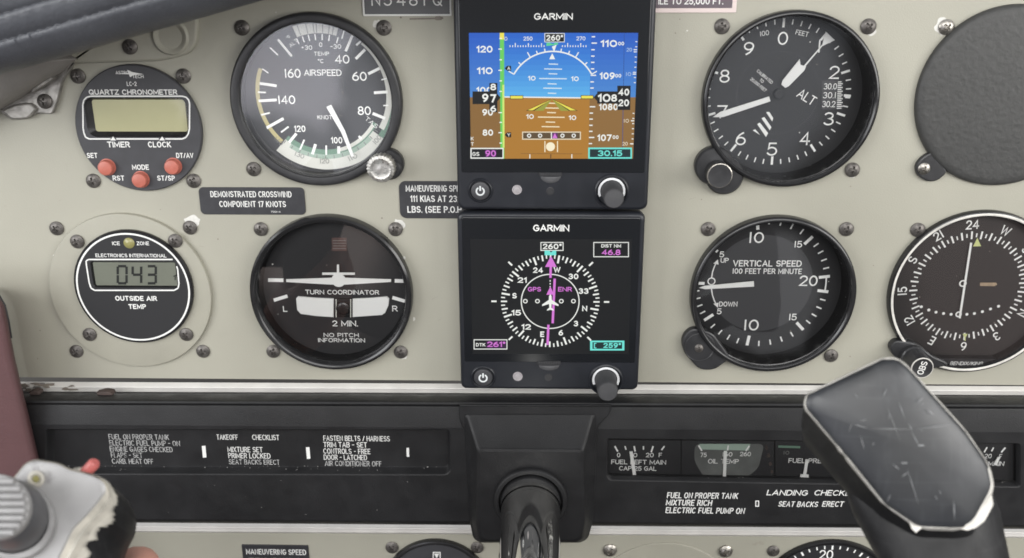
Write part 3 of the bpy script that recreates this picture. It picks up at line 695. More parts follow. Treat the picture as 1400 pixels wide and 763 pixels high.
# ------------------------------------------------------------------ outside air temperature gauge
SEG = {'0': 'abcdef', '4': 'fgbc', '3': 'abgcd'}
def seven(mb, ch, x0, y0, x1, y1, w, h, m_):
    ym = (y0+y1)/2; g = 0.5
    S = {'a': (x0+g, y0, x1-g, y0), 'g': (x0+g, ym, x1-g, ym), 'd': (x0+g, y1, x1-g, y1), 'f': (x0, y0+g, x0, ym-g), 'b': (x1, y0+g, x1, ym-g), 'e': (x0, ym+g, x0, y1-g), 'c': (x1, ym+g, x1, y1-g)}
    for s in SEG[ch]: mb.line(*S[s], w, h, m_)
def make_oat():
    c = CEN['oat']; t = thing('temperature_gauge', 'outside air temperature gauge reading 043 on a beige adapter ring', 'gauge', (*c, 0))
    mb = MB(); R = 110*kk(183, 393, 1.5)[0]
    mb.lathe((*c, 0), [(R, 0), (R, 1.7), (R-.25, 2.1), (R-.7, 2.2), (20, 2.2)], M_PLATE, 96, cap1=False); part(mb, 'adapter_ring', t)
    h = 4.2; g = pm(182, 393.5, h); k = kk(182, 393, h)[0]; mb = MB()
    mb.lathe((*g, 2.1), [(81*k, 0), (81*k, 1.6), (80*k, 2.1), (77.5*k, 2.1)], M_GLOSSBLACK, 80, cap1=False)
    part(mb, 'bezel', t)
    win = rrect(pm(125.5, 375, h)[0], pm(242, 375, h)[0], pm(185, 393.5, h)[1], pm(185, 357.5, h)[1], 1.4, 5)
    mb = MB(); ring_fill(mb, circ(g, 78*k, 80), [win], h, M_DIAL)
    face = part(mb, 'face', t)
    mb = MB(); H = h+.08
    mb.arc(g, 74.9*k, 77.3*k, 0, 360, H, M_PRINT, 90)
    mb.polyline([(236, 354.8), (121, 354.8), (117.6, 357), (118.2, 363), (122, 387), (124.5, 394), (129.5, 397), (238, 397), (243.5, 394), (244.6, 388), (243, 369), (241.5, 364)], 1.8, H, M_PRINT)
    for s, x, y, w, ch, b in (('ICE', 158.6, 332.8, 10.5, 5, .014), ('ZONE', 195.3, 332.8, 17, 5, .014), ('ELECTRONICS INTERNATIONAL', 179, 349.4, 97, 4.8, .012), ('OUTSIDE AIR', 186, 408, 57, 6.6, .024), ('TEMP', 187.6, 419.2, 24, 6.6, .024)):
        mb.text(s, x, y, w, ch, H, M_PRINT, bold=b)
    part(mb, 'lettering', t, face)
    mb = MB(); lo = inset(win, .8)
    mb.loft([[(x, z, h) for x, z in win], [(x, z, h-1.0) for x, z in lo]], M_GLOSSBLACK, cap1=False); part(mb, 'display_recess', t)
    mb = MB(); mb.face([(x, z, h-1.0) for x, z in lo], M_LCD2)
    for ch, x0, x1 in (('0', 161, 173), ('4', 181.4, 193), ('3', 201.6, 213)): seven(mb, ch, x0, 364, x1, 387.4, 3.4, h-.92, M_LCDSEG)
    mb.line(237, 378, 241.5, 376, 1.5, h-.92, M_LCDSEG); mb.line(239.5, 377, 239.5, 383, 1.5, h-.92, M_LCDSEG)
    part(mb, 'lcd_screen', t)
    mb = MB(); l = pm(176.6, 332.3, h); mb.lathe((*l, h), [(2.6, -.1), (2.6, .2), (1.9, .8), (.6, 1.1)], M_LED, 32); part(mb, 'indicator_lamp', t)
    mb = MB(); mb.face([(x, z, h-.3) for x, z in inset(win, .2)], M_GLASS); part(mb, 'display_window', t)
    screws(t, [(78, 312), (260, 311), (105, 480), (278, 480)]); screws(t, [(106, 330), (240, 329), (123, 457), (255, 457)], 2.2)
make_oat()

# ------------------------------------------------------------------ altimeter
def make_altimeter():
    c = CEN['alt']; hd = -11.0
    t = thing('altimeter', 'altimeter with two white hands, numbers zero to nine and a black setting knob', 'gauge', (*c, 0), 'round flight gauges')
    bezel(t, c, 38.5, 36.2, 5.4, hd-1, M_GLOSSBLACK, lip=.7)
    Z = lambda x, y: (880+x/2.726, y/2.726)
    D = (1063.3, 127.5); d = pm(*D, hd); k = kk(*D, hd)[0]
    mb = MB(); mb.disc(c, 36.6, hd, M_DIAL, 72); h = hd+.1
    mb.arc(d, 56*k, 56.6*k, 0, 360, h-.03, M_DIALGREY, 60)
    for i in range(50):
        a = i*7.2
        if i % 5 == 0: mb.tick(d, 88*k, 100*k, a, 3.2*k, h, M_WHITE)
        else: mb.tick(d, 92.5*k, 99.5*k, a, 1.7*k, h, M_WHITE)
    for s, x, y in (('0', 519, 143), ('2', 711, 270), ('3', 690, 443), ('4', 602, 517), ('5', 479, 556), ('6', 362, 517), ('7', 292, 417), ('8', 302, 284), ('9', 392, 181), ('1', 655, 172)):
        mb.text(s, *Z(x, y), 8 if s == '1' else 14, 18, h, M_WHITE, bold=.0)
    mb.text('100', *Z(450, 124), 12.5, 7, h, M_WHITE, -10); mb.text('FEET', *Z(591, 124), 18, 6.6, h, M_WHITE, 12)
    mb.text('ALT', *Z(608, 362), 27, 13, h, M_WHITE, 30)
    for i, s in enumerate(('CALIBRATED', 'TO', '20,000 FEET')):
        x, y = Z(452-12*i, 286+15*i); mb.text(s, x, y, (28, 6, 28)[i], 4.2, h, M_WHITE, 38)
    # pressure window
    mb.pxpoly([Z(664, 300), Z(742, 300), Z(742, 408), Z(664, 408)], h, M_DIALGREY)
    for i, s in enumerate(('30.0', '30.1', '30.2')): mb.text(s, *Z(696-i*3, 322+i*33), 18, 8.4, h+.06, M_WHITE)
    for i in range(15): mb.line(*Z(724-(i*.3), 306+i*7), *Z(745-(3 if i % 2 else 8), 305+i*7), 1.3, h+.06, M_WHITE)
    mb.line(*Z(746, 356), *Z(772, 358), 3.6, h+.06, M_WHITE)
    for q in ([(456, 418), (468, 417), (483, 440), (479, 453)], [(439, 441), (450, 436), (476, 474), (470, 486)], [(423, 463), (433, 457), (464, 496), (456, 511)], [(406, 486), (416, 482), (434, 503)]):
        mb.pxpoly([Z(*p) for p in q], h+.06, M_WHITE)
    part(mb, 'dial', t)
    hand(t, [Z(518, 300), Z(582, 220), Z(585, 242), Z(606, 247), Z(600, 262), Z(541, 322), Z(528, 328), Z(514, 316)], hd+2.0, 'thousands_hand')
    mb = MB(); H = hd+1.2
    for pts in ([Z(583, 262), Z(664, 168), Z(667, 171), Z(587, 266)], [Z(679, 118), Z(713, 150), Z(664, 173)]):
        q = pts_mm(pts, H); q = q if area2(q) > 0 else q[::-1]; mb.prism(q, H-.3, H, M_NEEDLE)
    part(mb, 'ten_thousands_hand', t)
    hand(t, [Z(468, 360), Z(473, 378), Z(296, 437), Z(258, 437), Z(286, 417)], hd+2.9, 'hundreds_hand')
    mb = MB(); mb.lathe((*d, hd), [(2.2, 0), (2.2, 3.4), (1.6, 3.6)], M_DIAL, 32); part(mb, 'hub', t)
    glass(t, c, 36.1, 3.1)
    mb = MB(); lb = pm(976, 226, 2)
    mb.lathe((lb[0], lb[1], 0), [(8.8, 0), (8.8, 3.6), (8.0, 4.6), (3, 4.8)], M_BLACK, 48)
    mb.lathe((*pm(990, 240, 2), 0), [(8.5, 0), (8.5, 3.2), (7.6, 4.2), (3, 4.4)], M_BLACK, 48)
    part(mb, 'knob_housing', t)
    mb = MB(); kb = pm(984.2, 240.5, 13)
    mb.lathe((*kb, 4.6), [(4.2, 0), (5.4, .6), (5.6, 7.8)], M_BLACK, 64, cap1=False)
    mb.lathe((*kb, 4.6), [(5.6, 7.8), (5.5, 8.3), (5.2, 8.4)], M_SCREWBR, 64, cap1=False)
    mb.lathe((*kb, 4.6), [(5.2, 8.4), (4.6, 8.3), (.5, 8.35)], M_BLACK, 64)
    part(mb, 'knob', t)
    screws(t, [(987, 36), (1187, 36), (1165, 232)])
make_altimeter()

# ------------------------------------------------------------------ vertical speed indicator
def make_vsi():
    c = CEN['vsi']; hd = -9.0
    t = thing('vertical_speed_indicator', 'vertical speed dial with single white needle resting near zero', 'gauge', (*c, 0), 'round flight gauges')
    bezel(t, c, 38.5, 35.9, 5.4, hd-1, M_GLOSSBLACK, lip=.8)
    Z = lambda x, y: (880+x/2.826, 270+y/2.826)
    D = Z(455, 333); d = pm(*D, hd); k = kk(*D, hd)[0]
    mb = MB(); mb.disc(c, 36.4, hd, M_DIAL, 72); h = hd+.1
    mb.disc(d, 70*k, h-.04, M_DIALGREY, 64)  # paler disc paints the glass's grey reflection into the dial
    keys = [(0, 180), (5, 144), (10, 98), (15, 47), (20, 7)]
    def ang(v):
        for (a, p), (b, q) in zip(keys[:-1], keys[1:]):
            if v <= b: return p+(q-p)*(v-a)/(b-a)
    for sgn in (1, -1):
        for v in range(0, 21):
            if v == 0 and sgn < 0: continue
            a = 90-sgn*ang(v)
            if v % 5 == 0: mb.tick(d, 78*k, 93*k, a, 4.2*k, h, M_WHITE)
            else: mb.tick(d, 85*k, 93*k, a, 2.0*k, h, M_WHITE)
    mb.arc(d, 87*k, 89*k, 83, 97, h+.03, M_WHITE, 6)
    for s, x, y, w, ch, b in (('5', 302, 220, 6.5, 8, .01), ('UP', 313, 243, 11, 6.6, .01), ('10', 435, 155, 21, 15, .006), ('15', 597, 181, 11, 9, .01), ('VERTICAL SPEED', 478, 255, 94, 8.6, .014), ('100 FEET PER MINUTE', 477, 285, 95, 7.4, .01), ('0', 262, 324, 11, 10.5, .006), ('20', 637, 322, 25, 14.5, .006), ('DOWN', 327, 412, 25, 6.8, .01), ('5', 292, 440, 6.5, 8, .01), ('10', 415, 493, 21, 15, .006), ('15', 576, 462, 11, 9, .01)):
        x, y = Z(x, y); mb.text(s, x, y, w, ch, h+.05, M_WHITE, bold=b)
    for sg in (1, -1):
        pts = [Z(262, 333-sg*20), Z(266, 333-sg*45), Z(273, 333-sg*65), Z(281, 333-sg*82)]
        mb.polyline(pts, 1.5, h+.05, M_WHITE); x, y = pts[-1]
        mb.pxpoly([(x-4, y+sg*1.5), (x+3, y+sg*3), (x+2, y-sg*4)], h+.05, M_WHITE)
    mb.text('VOLTS', *Z(455, 611), 16, 2.4, h, M_GREYINK)
    part(mb, 'dial', t)
    hand(t, [Z(426, 324), Z(427, 345), Z(236, 355), Z(214, 350), Z(236, 342)], hd+2.0)
    glass(t, c, 35.8, 3.1)
    mb = MB(); H = 3.6
    a0 = p3(956, 470, H); q = rounded(pts_mm([(946, 448), (932, 462), (934, 482), (956, 506), (976, 507), (1000, 490), (975, 455)], H), [6, 7, 8, 8, 6, 3, 3], 6)
    q = q if area2(q) > 0 else q[::-1]; mb.prism(q, 0, H, M_BLACK, .9); part(mb, 'adjuster_lobe', t)
    mb = MB(); b = pm(957, 476, 5); mb.lathe((*b, H-.1), [(7.4, 0), (7.2, .5), (7.0, .6), (6.8, .45), (.5, .5)], M_BLACK, 48)
    part(mb, 'adjuster_cap', t)
    screws(t, [(955.5, 476)], H+.35, s=.62, label='small screw sunk in the black lobe')
    screws(t, [(968, 313), (1157, 313), (1136, 486)])
make_vsi()

# ------------------------------------------------------------------ blank cover and course indicator
def make_blank():
    h = 2.5; c = pm(1378, 133.5, h); k = kk(1378, 133, h)[0]
    t = thing('blank_cover', 'round dark grey wrinkle finish cover plate without any dial', 'cover plate', (*c, 0))
    mb = MB(); R = 125*k
    mb.lathe((*c, 0), [(R, 0), (R, 1.6), (R-.5, 2.6), (R-1.6, 3.2), (R-4, 3.5), (8, 3.6), (1, 3.6)], M_WRINKLE, 96)
    part(mb, 'plate', t)
    mb = MB(); H = 2.4
    q = rounded(pts_mm([(1262, 214), (1252, 226), (1254, 240), (1268, 249), (1282, 248), (1296, 236), (1280, 205)], H), [5, 5, 6, 6, 5, 2, 2], 6)
    q = q if area2(q) > 0 else q[::-1]; mb.prism(q, 0, H, M_BLACK, .8); part(mb, 'ear', t)
    screws(t, [(1263, 230.5)], H, me=SCREWBR, s=.8); screws(t, [(1293.5, 37)], me=SCREWBR, s=1.0)
make_blank()
def make_vor():
    c = CEN['vor']; hd = -3.0
    t = thing('course_indicator', 'course deviation indicator with compass ring, vertical bar and course knob', 'gauge', (*c, 0), 'round flight gauges')
    Z = lambda x, y: (1180+x/2.727, 260+y/2.727)
    k0 = kk(1322, 396, 1.5)[0]; R = 40.0
    mb = MB(); mb.lathe((*c, 0), [(R, 0), (R, 2.4), (R-.5, 3.2), (R-1.0, 3.4)], M_GLOSSBLACK, 96, cap1=False)
    mb.lathe((*c, 0), [(R-1.0, 3.4), (R-1.5, 3.5), (R-2.1, 3.3)], M_BARE, 96, cap1=False)
    mb.lathe((*c, 0), [(R-2.1, 3.3), (R-2.8, 2.4), (R-3.2, hd-.5)], M_GLOSSBLACK, 96, cap1=False)
    part(mb, 'bezel', t)
    D = Z(391, 360); d = pm(*D, hd); k = kk(*D, hd)[0]
    mb = MB(); mb.disc(c, 39.2, hd, M_VORDIAL, 72); h = hd+.1
    names = ['24', 'W', '30', '33', 'N', '3', '6', 'E', '12', '15', 'S', '21']
    for i, s in enumerate(names):
        a = 30*i-4.5
        X, Zz = d[0]+89.5*k*math.sin(rad(a)), d[1]+89.5*k*math.cos(rad(a))
        mb.text_mm(s, X, Zz, None, 13*k, h, M_WHITE, a, .008)
    for i in range(72):
        mb.tick(d, (69 if i % 2 == 0 else 71.5)*k, (80 if i % 2 == 0 else 77)*k, -4.5+i*5, (2.4 if i % 2 == 0 else 1.8)*k, h, M_WHITE)
    for x, y in ((217, 435), (245, 447), (272, 455), (300, 460), (328, 463), (387, 463), (415, 460), (445, 453), (475, 443), (505, 433)):
        mb.disc(pm(*Z(x, y), h), 2.1*k, h, M_WHITE, 16)
    mb.pxpoly([Z(410, 210), Z(440, 209), Z(426, 178)], h, M_LIME)
    mb.pxpoly([(1316, 456.4), (1323, 456.4), (1320.2, 461.5), (1320.2, 466), (1318.6, 466), (1318.6, 461.5)], h+.05, M_LIME)
    mb.pxpoly([Z(436, 345), Z(496, 345), Z(500, 352), Z(490, 358), Z(436, 357)], h, M_ORANGE)
    part(mb, 'dial', t)
    mb = MB(); H = hd+1.0
    mb.line(*Z(403, 196), *Z(360, 478), 3, H, M_NEEDLE)
    for x, y, r in ((372, 348, 14), (356, 463, 12)): mb.arc(pm(*Z(x, y), H+.05), r/2.727*k-.7, r/2.727*k, 0, 360, H+.05, M_NEEDLE, 24)
    part(mb, 'deviation_bar', t)
    mb = MB(); H = 1.5; r1 = R-3.0; q = [(c[0]+r1*math.sin(rad(a)), c[1]+r1*math.cos(rad(a))) for a in range(155, 209, 3)]
    mb.prism(q, hd+.2, H, M_BLACK, .2); mb.text('BENDIX/KING', 1321, 496.9, 45, 5.0, H+.06, M_PRINT, bold=.014, shear=.25)
    part(mb, 'maker_plate', t)
    glass(t, c, R-2.5, 2.3)
    mb = MB(); H = 3.8
    q = rounded(pts_mm([Z(98, 585), Z(120, 560), Z(200, 570), Z(260, 620), Z(310, 640), Z(320, 655), Z(270, 665), Z(180, 680), Z(110, 615)], H), 4, 5)
    q = q if area2(q) > 0 else q[::-1]; mb.prism(q, 0, H, M_BLACK, .8); part(mb, 'knob_lobe', t)
    kb = pm(*Z(222, 665), 18); mb = MB()
    mb.lathe((*kb, H-.2), [(6.0, 0), (6.0, 3), (5.4, 3.6), (5.4, 13.2), (5.2, 13.8)], M_BLACK, 72, cap1=False, wob=lambda a: 1.0+.012*math.cos(18*a))
    mb.lathe((*kb, H-.2), [(5.2, 13.8), (5.0, 14.1), (4.7, 14.1)], M_BARE, 64, cap1=False)
    mb.lathe((*kb, H-.2), [(4.7, 14.1), (4.5, 14.0), (.5, 14.0)], M_BLACK, 64)
    x, y = Z(221, 663); mb.text('OBS', x, y, 18, 9, H+13.95, M_PRINT, -76, bold=.008)
    part(mb, 'course_knob', t)
    screws(t, [(1254.5, 314)])
make_vor()

# ------------------------------------------------------------------ placards
def placard(name, label, x0, y0, x1, y1, r, m_, texts, edge=None, h=0.6, lines=()):
    c = pm((x0+x1)/2, (y0+y1)/2, 0); mb = MB()
    a = pm(x0, y1, h); b = pm(x1, y0, h)
    q = rrect(a[0], b[0], a[1], b[1], r, 6)
    if edge:
        w_ = edge_w(edge); mb.prism(q, 0, h, edge, .15); mb.prism([(a[0]+w_, a[1]+w_), (b[0]-w_, a[1]+w_), (b[0]-w_, b[1]-w_), (a[0]+w_, b[1]-w_)], h-.1, h+.06, m_)
    else: mb.prism(q, 0, h, m_, .2)
    for tx in texts:
        s, x, y, w, ch, bo, al = tx; mb.text(s, x, y, w, ch, h+.1, M_PRINT, bold=bo, al=al)
    for l in lines: mb.line(*l, h+.1, M_PRINT)
    o = mb.build(name, None, (c[0], c[1], 0)); tag(o, label, 'placard', 'small text placards'); return o
def edge_w(m_): return 0.75 if m_ is M_PRINT else 1.9
placard('text_placard', 'black placard reading demonstrated crosswind component 17 knots', 274.8, 256.5, 415.5, 293.3, 2.2, M_PLACARD,
    [('DEMONSTRATED CROSSWIND', 343, 265.5, 111, 8.4, .0126, 'c'), ('COMPONENT 17 KNOTS', 345.3, 279, 91, 8.4, .0126, 'c'), ('7001-4', 377, 289.6, 13, 2.4, .01, 'c')])
placard('text_placard', 'black placard with three lines on manoeuvring speed at 111 KIAS', 547, 248, 690, 298.6, 3.2, M_PLACARD,
    [('MANEUVERING SPEED', 554.7, 257.5, 84, 9, .0126, 'l'), ('111 KIAS AT 2325', 561, 271.6, 75, 9, .0126, 'l'), ('LBS. (SEE P.O.H.)', 557, 286.3, 80, 9, .0126, 'l')])
placard('text_placard', 'grey registration placard with thin white border and engraved letters', 496.5, -22, 616.5, 22, .4, M_PLACGREY,
    [(s, x, -0.5, w, 17, -.004, 'c') for s, x, w in (('N', 513.6, 12), ('5', 530, 11), ('4', 548.5, 12), ('8', 565, 11.5), ('1', 580, 4), ('Q', 598, 13))], edge=M_PRINT)
placard('text_placard', 'mauve placard with pale pink border ending in 25,000 FT.', 880, -26, 1009.5, 17.6, .4, M_PLACMAUVE,
    [('ILE TO 25,000 FT.', 944.5, 1.6, 89, 9, .012, 'c')], edge=M_PLACPINK)

# ------------------------------------------------------------------ the two displays
def display_case(name, label, L, Rr, T, B, ym, hb=16.0):
    """case with cover glass; edges given as photo columns at row ym"""
    x0 = pm(L, ym, hb)[0]; x1 = pm(Rr, ym, hb)[0]; z0 = pm(756, B, hb)[1]; z1 = T if T > -400 and T < 100 and False else pm(756, T, hb)[1]
    t = thing(name, label, 'flight display', ((x0+x1)/2, (z0+z1)/2, 0), 'stacked electronic flight displays')
    t['_e'] = [x0, x1, z0, z1]
    return t
def make_case(t, hb, seam_py, btn, sensor, hole, dome, knob, cap, brand):
    x0, x1, z0, z1 = t['_e']; zs = pm(756, seam_py, hb)[1]
    mb = MB(); r = 3.0
    def rr(d, rr_=r): return rrect(x0+d, x1-d, z0+d, z1-d, max(.6, rr_-d*.6), 8)
    mb.loft([[(x, z, 0) for x, z in rr(1.2)], [(x, z, 9) for x, z in rr(.3)], [(x, z, hb-2.2) for x, z in rr(0)], [(x, z, hb-.9) for x, z in rr(.25)], [(x, z, hb-.25) for x, z in rr(.8)], [(x, z, hb) for x, z in rr(1.6)]], M_G5)
    part(mb, 'case', t)
    # cover glass above the seam
    mb = MB(); q = rrect(x0+2.2, x1-2.2, zs, z1-2.2, .8, 5); mb.prism(q, hb-.2, hb+.35, M_G5GLASS, .25)
    gl = part(mb, 'cover_glass', t)
    mb = MB(); mb.text(brand, *BR[brand+str(int(seam_py))], 9, hb+.42, M_PRINT, bold=.017)
    part(mb, 'maker_name', t)
    # buttons and knob
    b = pm(*btn, hb); mb = MB(); k = kk(*btn, hb)[0]
    mb.lathe((*b, hb), [(17.5*k, -.1), (16.5*k, .5), (15.2*k, .75), (14.2*k, .5), (13.6*k, -.2)], M_G5, 56, cap1=False); part(mb, 'button_rim', t)
    mb = MB(); mb.lathe((*b, hb), [(12.8*k, -.1), (12.8*k, .9), (12.2*k, 1.3), (10.5*k, 1.5), (2*k, 1.5)], M_BTN, 48)
    pb = part(mb, 'power_button', t)
    mb = MB(); mb.arc(b, 4.1*k, 6.3*k, 28, 332, hb+1.58, M_ICON, 30); mb.tick(b, 0.5*k, 7.4*k, 0, 2.3*k, hb+1.6, M_ICON); part(mb, 'power_icon', t, pb)
    mb = MB(); s = pm(*sensor, hb); mb.lathe((*s, hb), [(6.8*k, -.1), (6.6*k, .3), (5.2*k, .35), (4.6*k, .1), (1*k, .3)], M_SENSOR, 40); part(mb, 'light_sensor', t)
    mb = MB(); s = pm(*hole, hb); mb.lathe((*s, hb), [(5.6*k, .08), (5.2*k, .12), (3*k, .06)], M_BLACK, 32); part(mb, 'mounting_hole', t)
    dx0, dx1, dy0, dy1 = dome; mb = MB(); n = 16
    top = [(dx0+(dx1-dx0)*i/n, dy0) for i in range(n+1)]; bot = [((dx0+dx1)/2+(dx1-dx0)/2*math.cos(PI*i/n), dy0+(dy1-dy0)*math.sin(PI*i/n)) for i in range(1, n)]
    a = pts_mm(top+bot, hb); cc = pm((dx0+dx1)/2, dy0, hb)
    mb.loft([[(x, z, hb-.05) for x, z in a], [(cc[0]+(x-cc[0])*.9, cc[1]+(z-cc[1])*.85, hb+.5) for x, z in a], [(cc[0]+(x-cc[0])*.75, cc[1]+(z-cc[1])*.6, hb+.9) for x, z in a], [(cc[0]+(x-cc[0])*.6, cc[1]+(z-cc[1])*.25, hb+1.3) for x, z in a]], mat('thumb_notch', (0.10, 0.10, 0.105), 0.4))
    part(mb, 'card_slot_notch', t)
    mb = MB(); q = pts_mm([(dx0-1.5, dy0-5), (dx1+1.5, dy0-5), (dx1+1.5, dy0-.6), (dx0-1.5, dy0-.6)], hb+.5); q = q if area2(q) > 0 else q[::-1]
    mb.prism(q, hb, hb+.7, M_BLACK)
    for i in range(9):
        x = dx0+1+(dx1-dx0-2)*i/8; mb.line(x, dy0-4.6, x, dy0-1.2, .9, hb+.78, M_BTN)
    part(mb, 'card_slot', t)
    kb = pm(*knob, hb); ck = pm(*cap, hb+13.5); mb = MB()
    mb.lathe((*kb, hb), [(24*k, -.1), (23*k, .6), (21.4*k, .9), (20*k, .5), (19.4*k, -.3)], M_G5, 64, cap1=False); part(mb, 'knob_rim', t)
    mb = MB(); mb.arc(kb, 15.6*k, 18.6*k, -115, 115, hb+.25, mat('knob_ring_white', (.72, .73, .74), .4), 40)
    part(mb, 'knob_ring', t)
    mb = MB(); ax = (ck[0]-kb[0], ck[1]-kb[1], 13.5)
    mb.lathe((*kb, hb), [(14.6*k, 0), (14.4*k, 2), (13.6*k, 5), (13.6*k, 12.5), (13.2*k, 13.4), (11.8*k, 13.9), (3*k, 14.1)], M_RUBBER, 72, axis=(0, 0, 1), wob=lambda a: 1+.012*math.cos(24*a))
    part(mb, 'knob', t)
BR = {'GARMIN236': (756.6, 22.6, 53), 'GARMIN495': (753.6, 311.8, 49.5)}
HB = 16.0
td1 = display_case('flight_display', 'upper square display showing blue sky, brown ground and airspeed and altitude tapes', 622.5, 891.5, -14, 287.5, 150)
make_case(td1, HB, 236, (656.8, 260.4), (706.8, 259.4), (752.3, 261.3), (738.8, 766.8, 241, 250.5), (836.2, 261.3), (839.5, 272.9), 'GARMIN')
td2 = display_case('flight_display', 'lower square display showing a white compass rose with magenta course pointer', 627, 878, 290.8, 533.5, 405)
make_case(td2, HB, 495, (660.7, 515.2), (707.8, 514.5), (750, 516), (736.5, 765, 499, 507), (828.3, 519), (831.5, 534.8), 'GARMIN')

G_W = glow((238, 240, 235)); G_K = glow((14, 17, 20)); G_MAG = glow((214, 120, 214)); G_CY = glow((112, 226, 214)); G_YEL = glow((236, 224, 84)); G_OLIVE = glow((150, 156, 62)); G_GRN = glow((104, 204, 92)); G_LG = glow((206, 232, 118))
def make_attitude(t):
    h = HB+.40; mb = MB()
    X = lambda y, x: x      # columns are given at the row they were read
    yh = 133.0
    def edge(y, top, bot): return top+(bot-top)*(y-45)/172.0
    n = 12; ys = [45+(yh-45)*i/n for i in range(n+1)]
    for i in range(n):      # sky picture, paler towards its horizon
        u = (i+.5)/n; col = tuple(int(a+(b-a)*u**1.1) for a, b in zip((34, 98, 200), (92, 178, 234)))
        tape = tuple(int(a+(b-a)*u) for a, b in zip((34, 90, 192), (74, 136, 208)))
        y0, y1 = ys[i], ys[i+1]
        for xa, xb, xc, xd, m_ in ((edge(y0, 641, 644), edge(y0, 683.5, 684.5), edge(y1, 683.5, 684.5), edge(y1, 641, 644), glow(tape)), (edge(y0, 683.5, 684.5), edge(y0, 808, 804.5), edge(y1, 808, 804.5), edge(y1, 683.5, 684.5), glow(col)), (edge(y0, 808, 804.5), edge(y0, 872.5, 865.5), edge(y1, 872.5, 865.5), edge(y1, 808, 804.5), glow(tape))):
            mb.pxpoly([(xa, y0), (xb, y0), (xc, y1), (xd, y1)], h, m_)
    for xa, xb, xc, xd, c_ in ((edge(yh, 641, 644), edge(yh, 683.5, 684.5), 684.5, 644, (136, 100, 52)), (edge(yh, 683.5, 684.5), edge(yh, 808, 804.5), 804.5, 684.5, (172, 120, 44)), (edge(yh, 808, 804.5), edge(yh, 872.5, 865.5), 865.5, 804.5, (140, 104, 56))):
        mb.pxpoly([(xa, yh), (xb, yh), (xc, 217), (xd, 217)], h, glow(c_))
    H = h+.04; H2 = h+.08; H3 = h+.12; H4 = h+.16
    # speed tape
    mb.pxpoly([(683.2, 45), (689.2, 45), (689.6, 217), (684.4, 217)], H, G_GRN); mb.pxpoly([(683.2, 45), (689.2, 45), (689.2, 54), (683.3, 54)], H2, G_YEL); mb.pxpoly([(686.8, 116), (689.4, 116), (689.8, 202), (687.2, 202)], H2, G_LG)
    for y in (52.5, 67.2, 81.8, 96.2, 110.6, 125, 154, 167.4, 181.4, 195.6): mb.line(681.5 if y in (67.2, 96.2, 154, 181.4) else 682.8, y, 686.2, y, 1.5, H3, G_W)
    for s, x, y, w, ch in (('120', 662.4, 67.3, 22, 9.3), ('110', 662.8, 96.8, 21.5, 9.3), ('100', 662, 123.5, 21.5, 9), ('90', 666.7, 153.6, 14.6, 9), ('80', 667, 181.3, 14.4, 8.6)):
        mb.text(s, x, y, w, ch, H, G_W, bold=.028)
    mb.pxpoly([(646, 125), (669, 125), (669, 113.5), (680, 113.5), (680, 128.5), (684.5, 133.4), (680, 138.5), (680, 153.4), (669, 153.4), (669, 142.4), (646, 142.4)], H2, G_K)
    mb.text('9', 663.4, 133.8, 8.4, 11.4, H3, G_W, bold=.028); mb.text('7', 674.3, 134.6, 8, 11.4, H3, G_W, bold=.028); mb.text('8', 674.3, 119, 8, 9, H3, G_W, bold=.028); mb.text('6', 674.3, 148.6, 8, 9, H3, G_W, bold=.028)
    mb.text('K', 645.6, 189.6, 4, 4.8, H, G_W, bold=.02); mb.text('T', 645.8, 197, 4, 4.8, H, G_W, bold=.02)
    mb.rect(643.2, 202.2, 688.5, 217, H2, G_W); mb.rect(644.8, 203.8, 687, 215.4, H3, G_K); mb.text('GS', 650.6, 210.6, 9.6, 5.4, H4, G_W, bold=.02); mb.rect(663, 204.4, 678.6, 215, H3+.02, glow((66, 24, 78))); mb.text('90', 670.8, 209.8, 14.4, 8.6, H4+.02, G_MAG, bold=.024)
    for y, s in ((93.4, 'A'), (184.4, 'Y')):
        mb.pxpoly([(690, y), (693.4, y-3.4), (698.8, y-3.4), (698.8, y+3.4), (693.4, y+3.4)], H2, G_K); mb.text(s, 695.6, y, 4, 4.4, H3, G_W, bold=.02)
    # heading strip
    for i in range(-17, 13):
        x = 758.2+i*3.58; maj = i in (-15, -10, -5, 5, 10)
        if x < 691 or x > 806 or -4 < i < 3: continue
        mb.line(x, 59 if maj else 62, x, 64.4, 1.2, H, G_W)
    mb.text('0', 691.6, 53, 4, 5.2, H, G_W); mb.text('250', 721.8, 52.8, 12.4, 5.4, H, G_W, bold=.01); mb.text('270', 794.2, 52.6, 12.4, 5.4, H, G_W, bold=.01)
    mb.frame(744.4, 45.4, 772, 57.8, .9, H2, G_W); mb.rect(745.4, 46.2, 771.2, 57, H2+.01, G_K); mb.text('260\u00b0', 758.3, 51.8, 23, 8, H3, G_W, bold=.026)
    mb.pxpoly([(747, 58.5), (753, 58.5), (755.5, 62), (758, 58.5), (763, 58.5), (763, 61), (747, 63)], H2, glow((96, 206, 150)))
    c = pm(755.4, 132.4, H); k = kk(755, 132, H)[0]
    mb.arc(c, 60*k, 61.8*k, -60, 60, H, G_W, 40)
    for a in (-60, -45, -30, -20, -10, 10, 20, 30, 45, 60): mb.tick(c, 61*k, (69 if abs(a) in (30, 60) else 65.5)*k, a, 1.4*k, H, G_W)
    mb.pxpoly([(755, 73), (751, 81), (759, 81)], H2, G_W); mb.pxpoly([(754.5, 64), (761, 61), (757.5, 71)], H2, G_W)
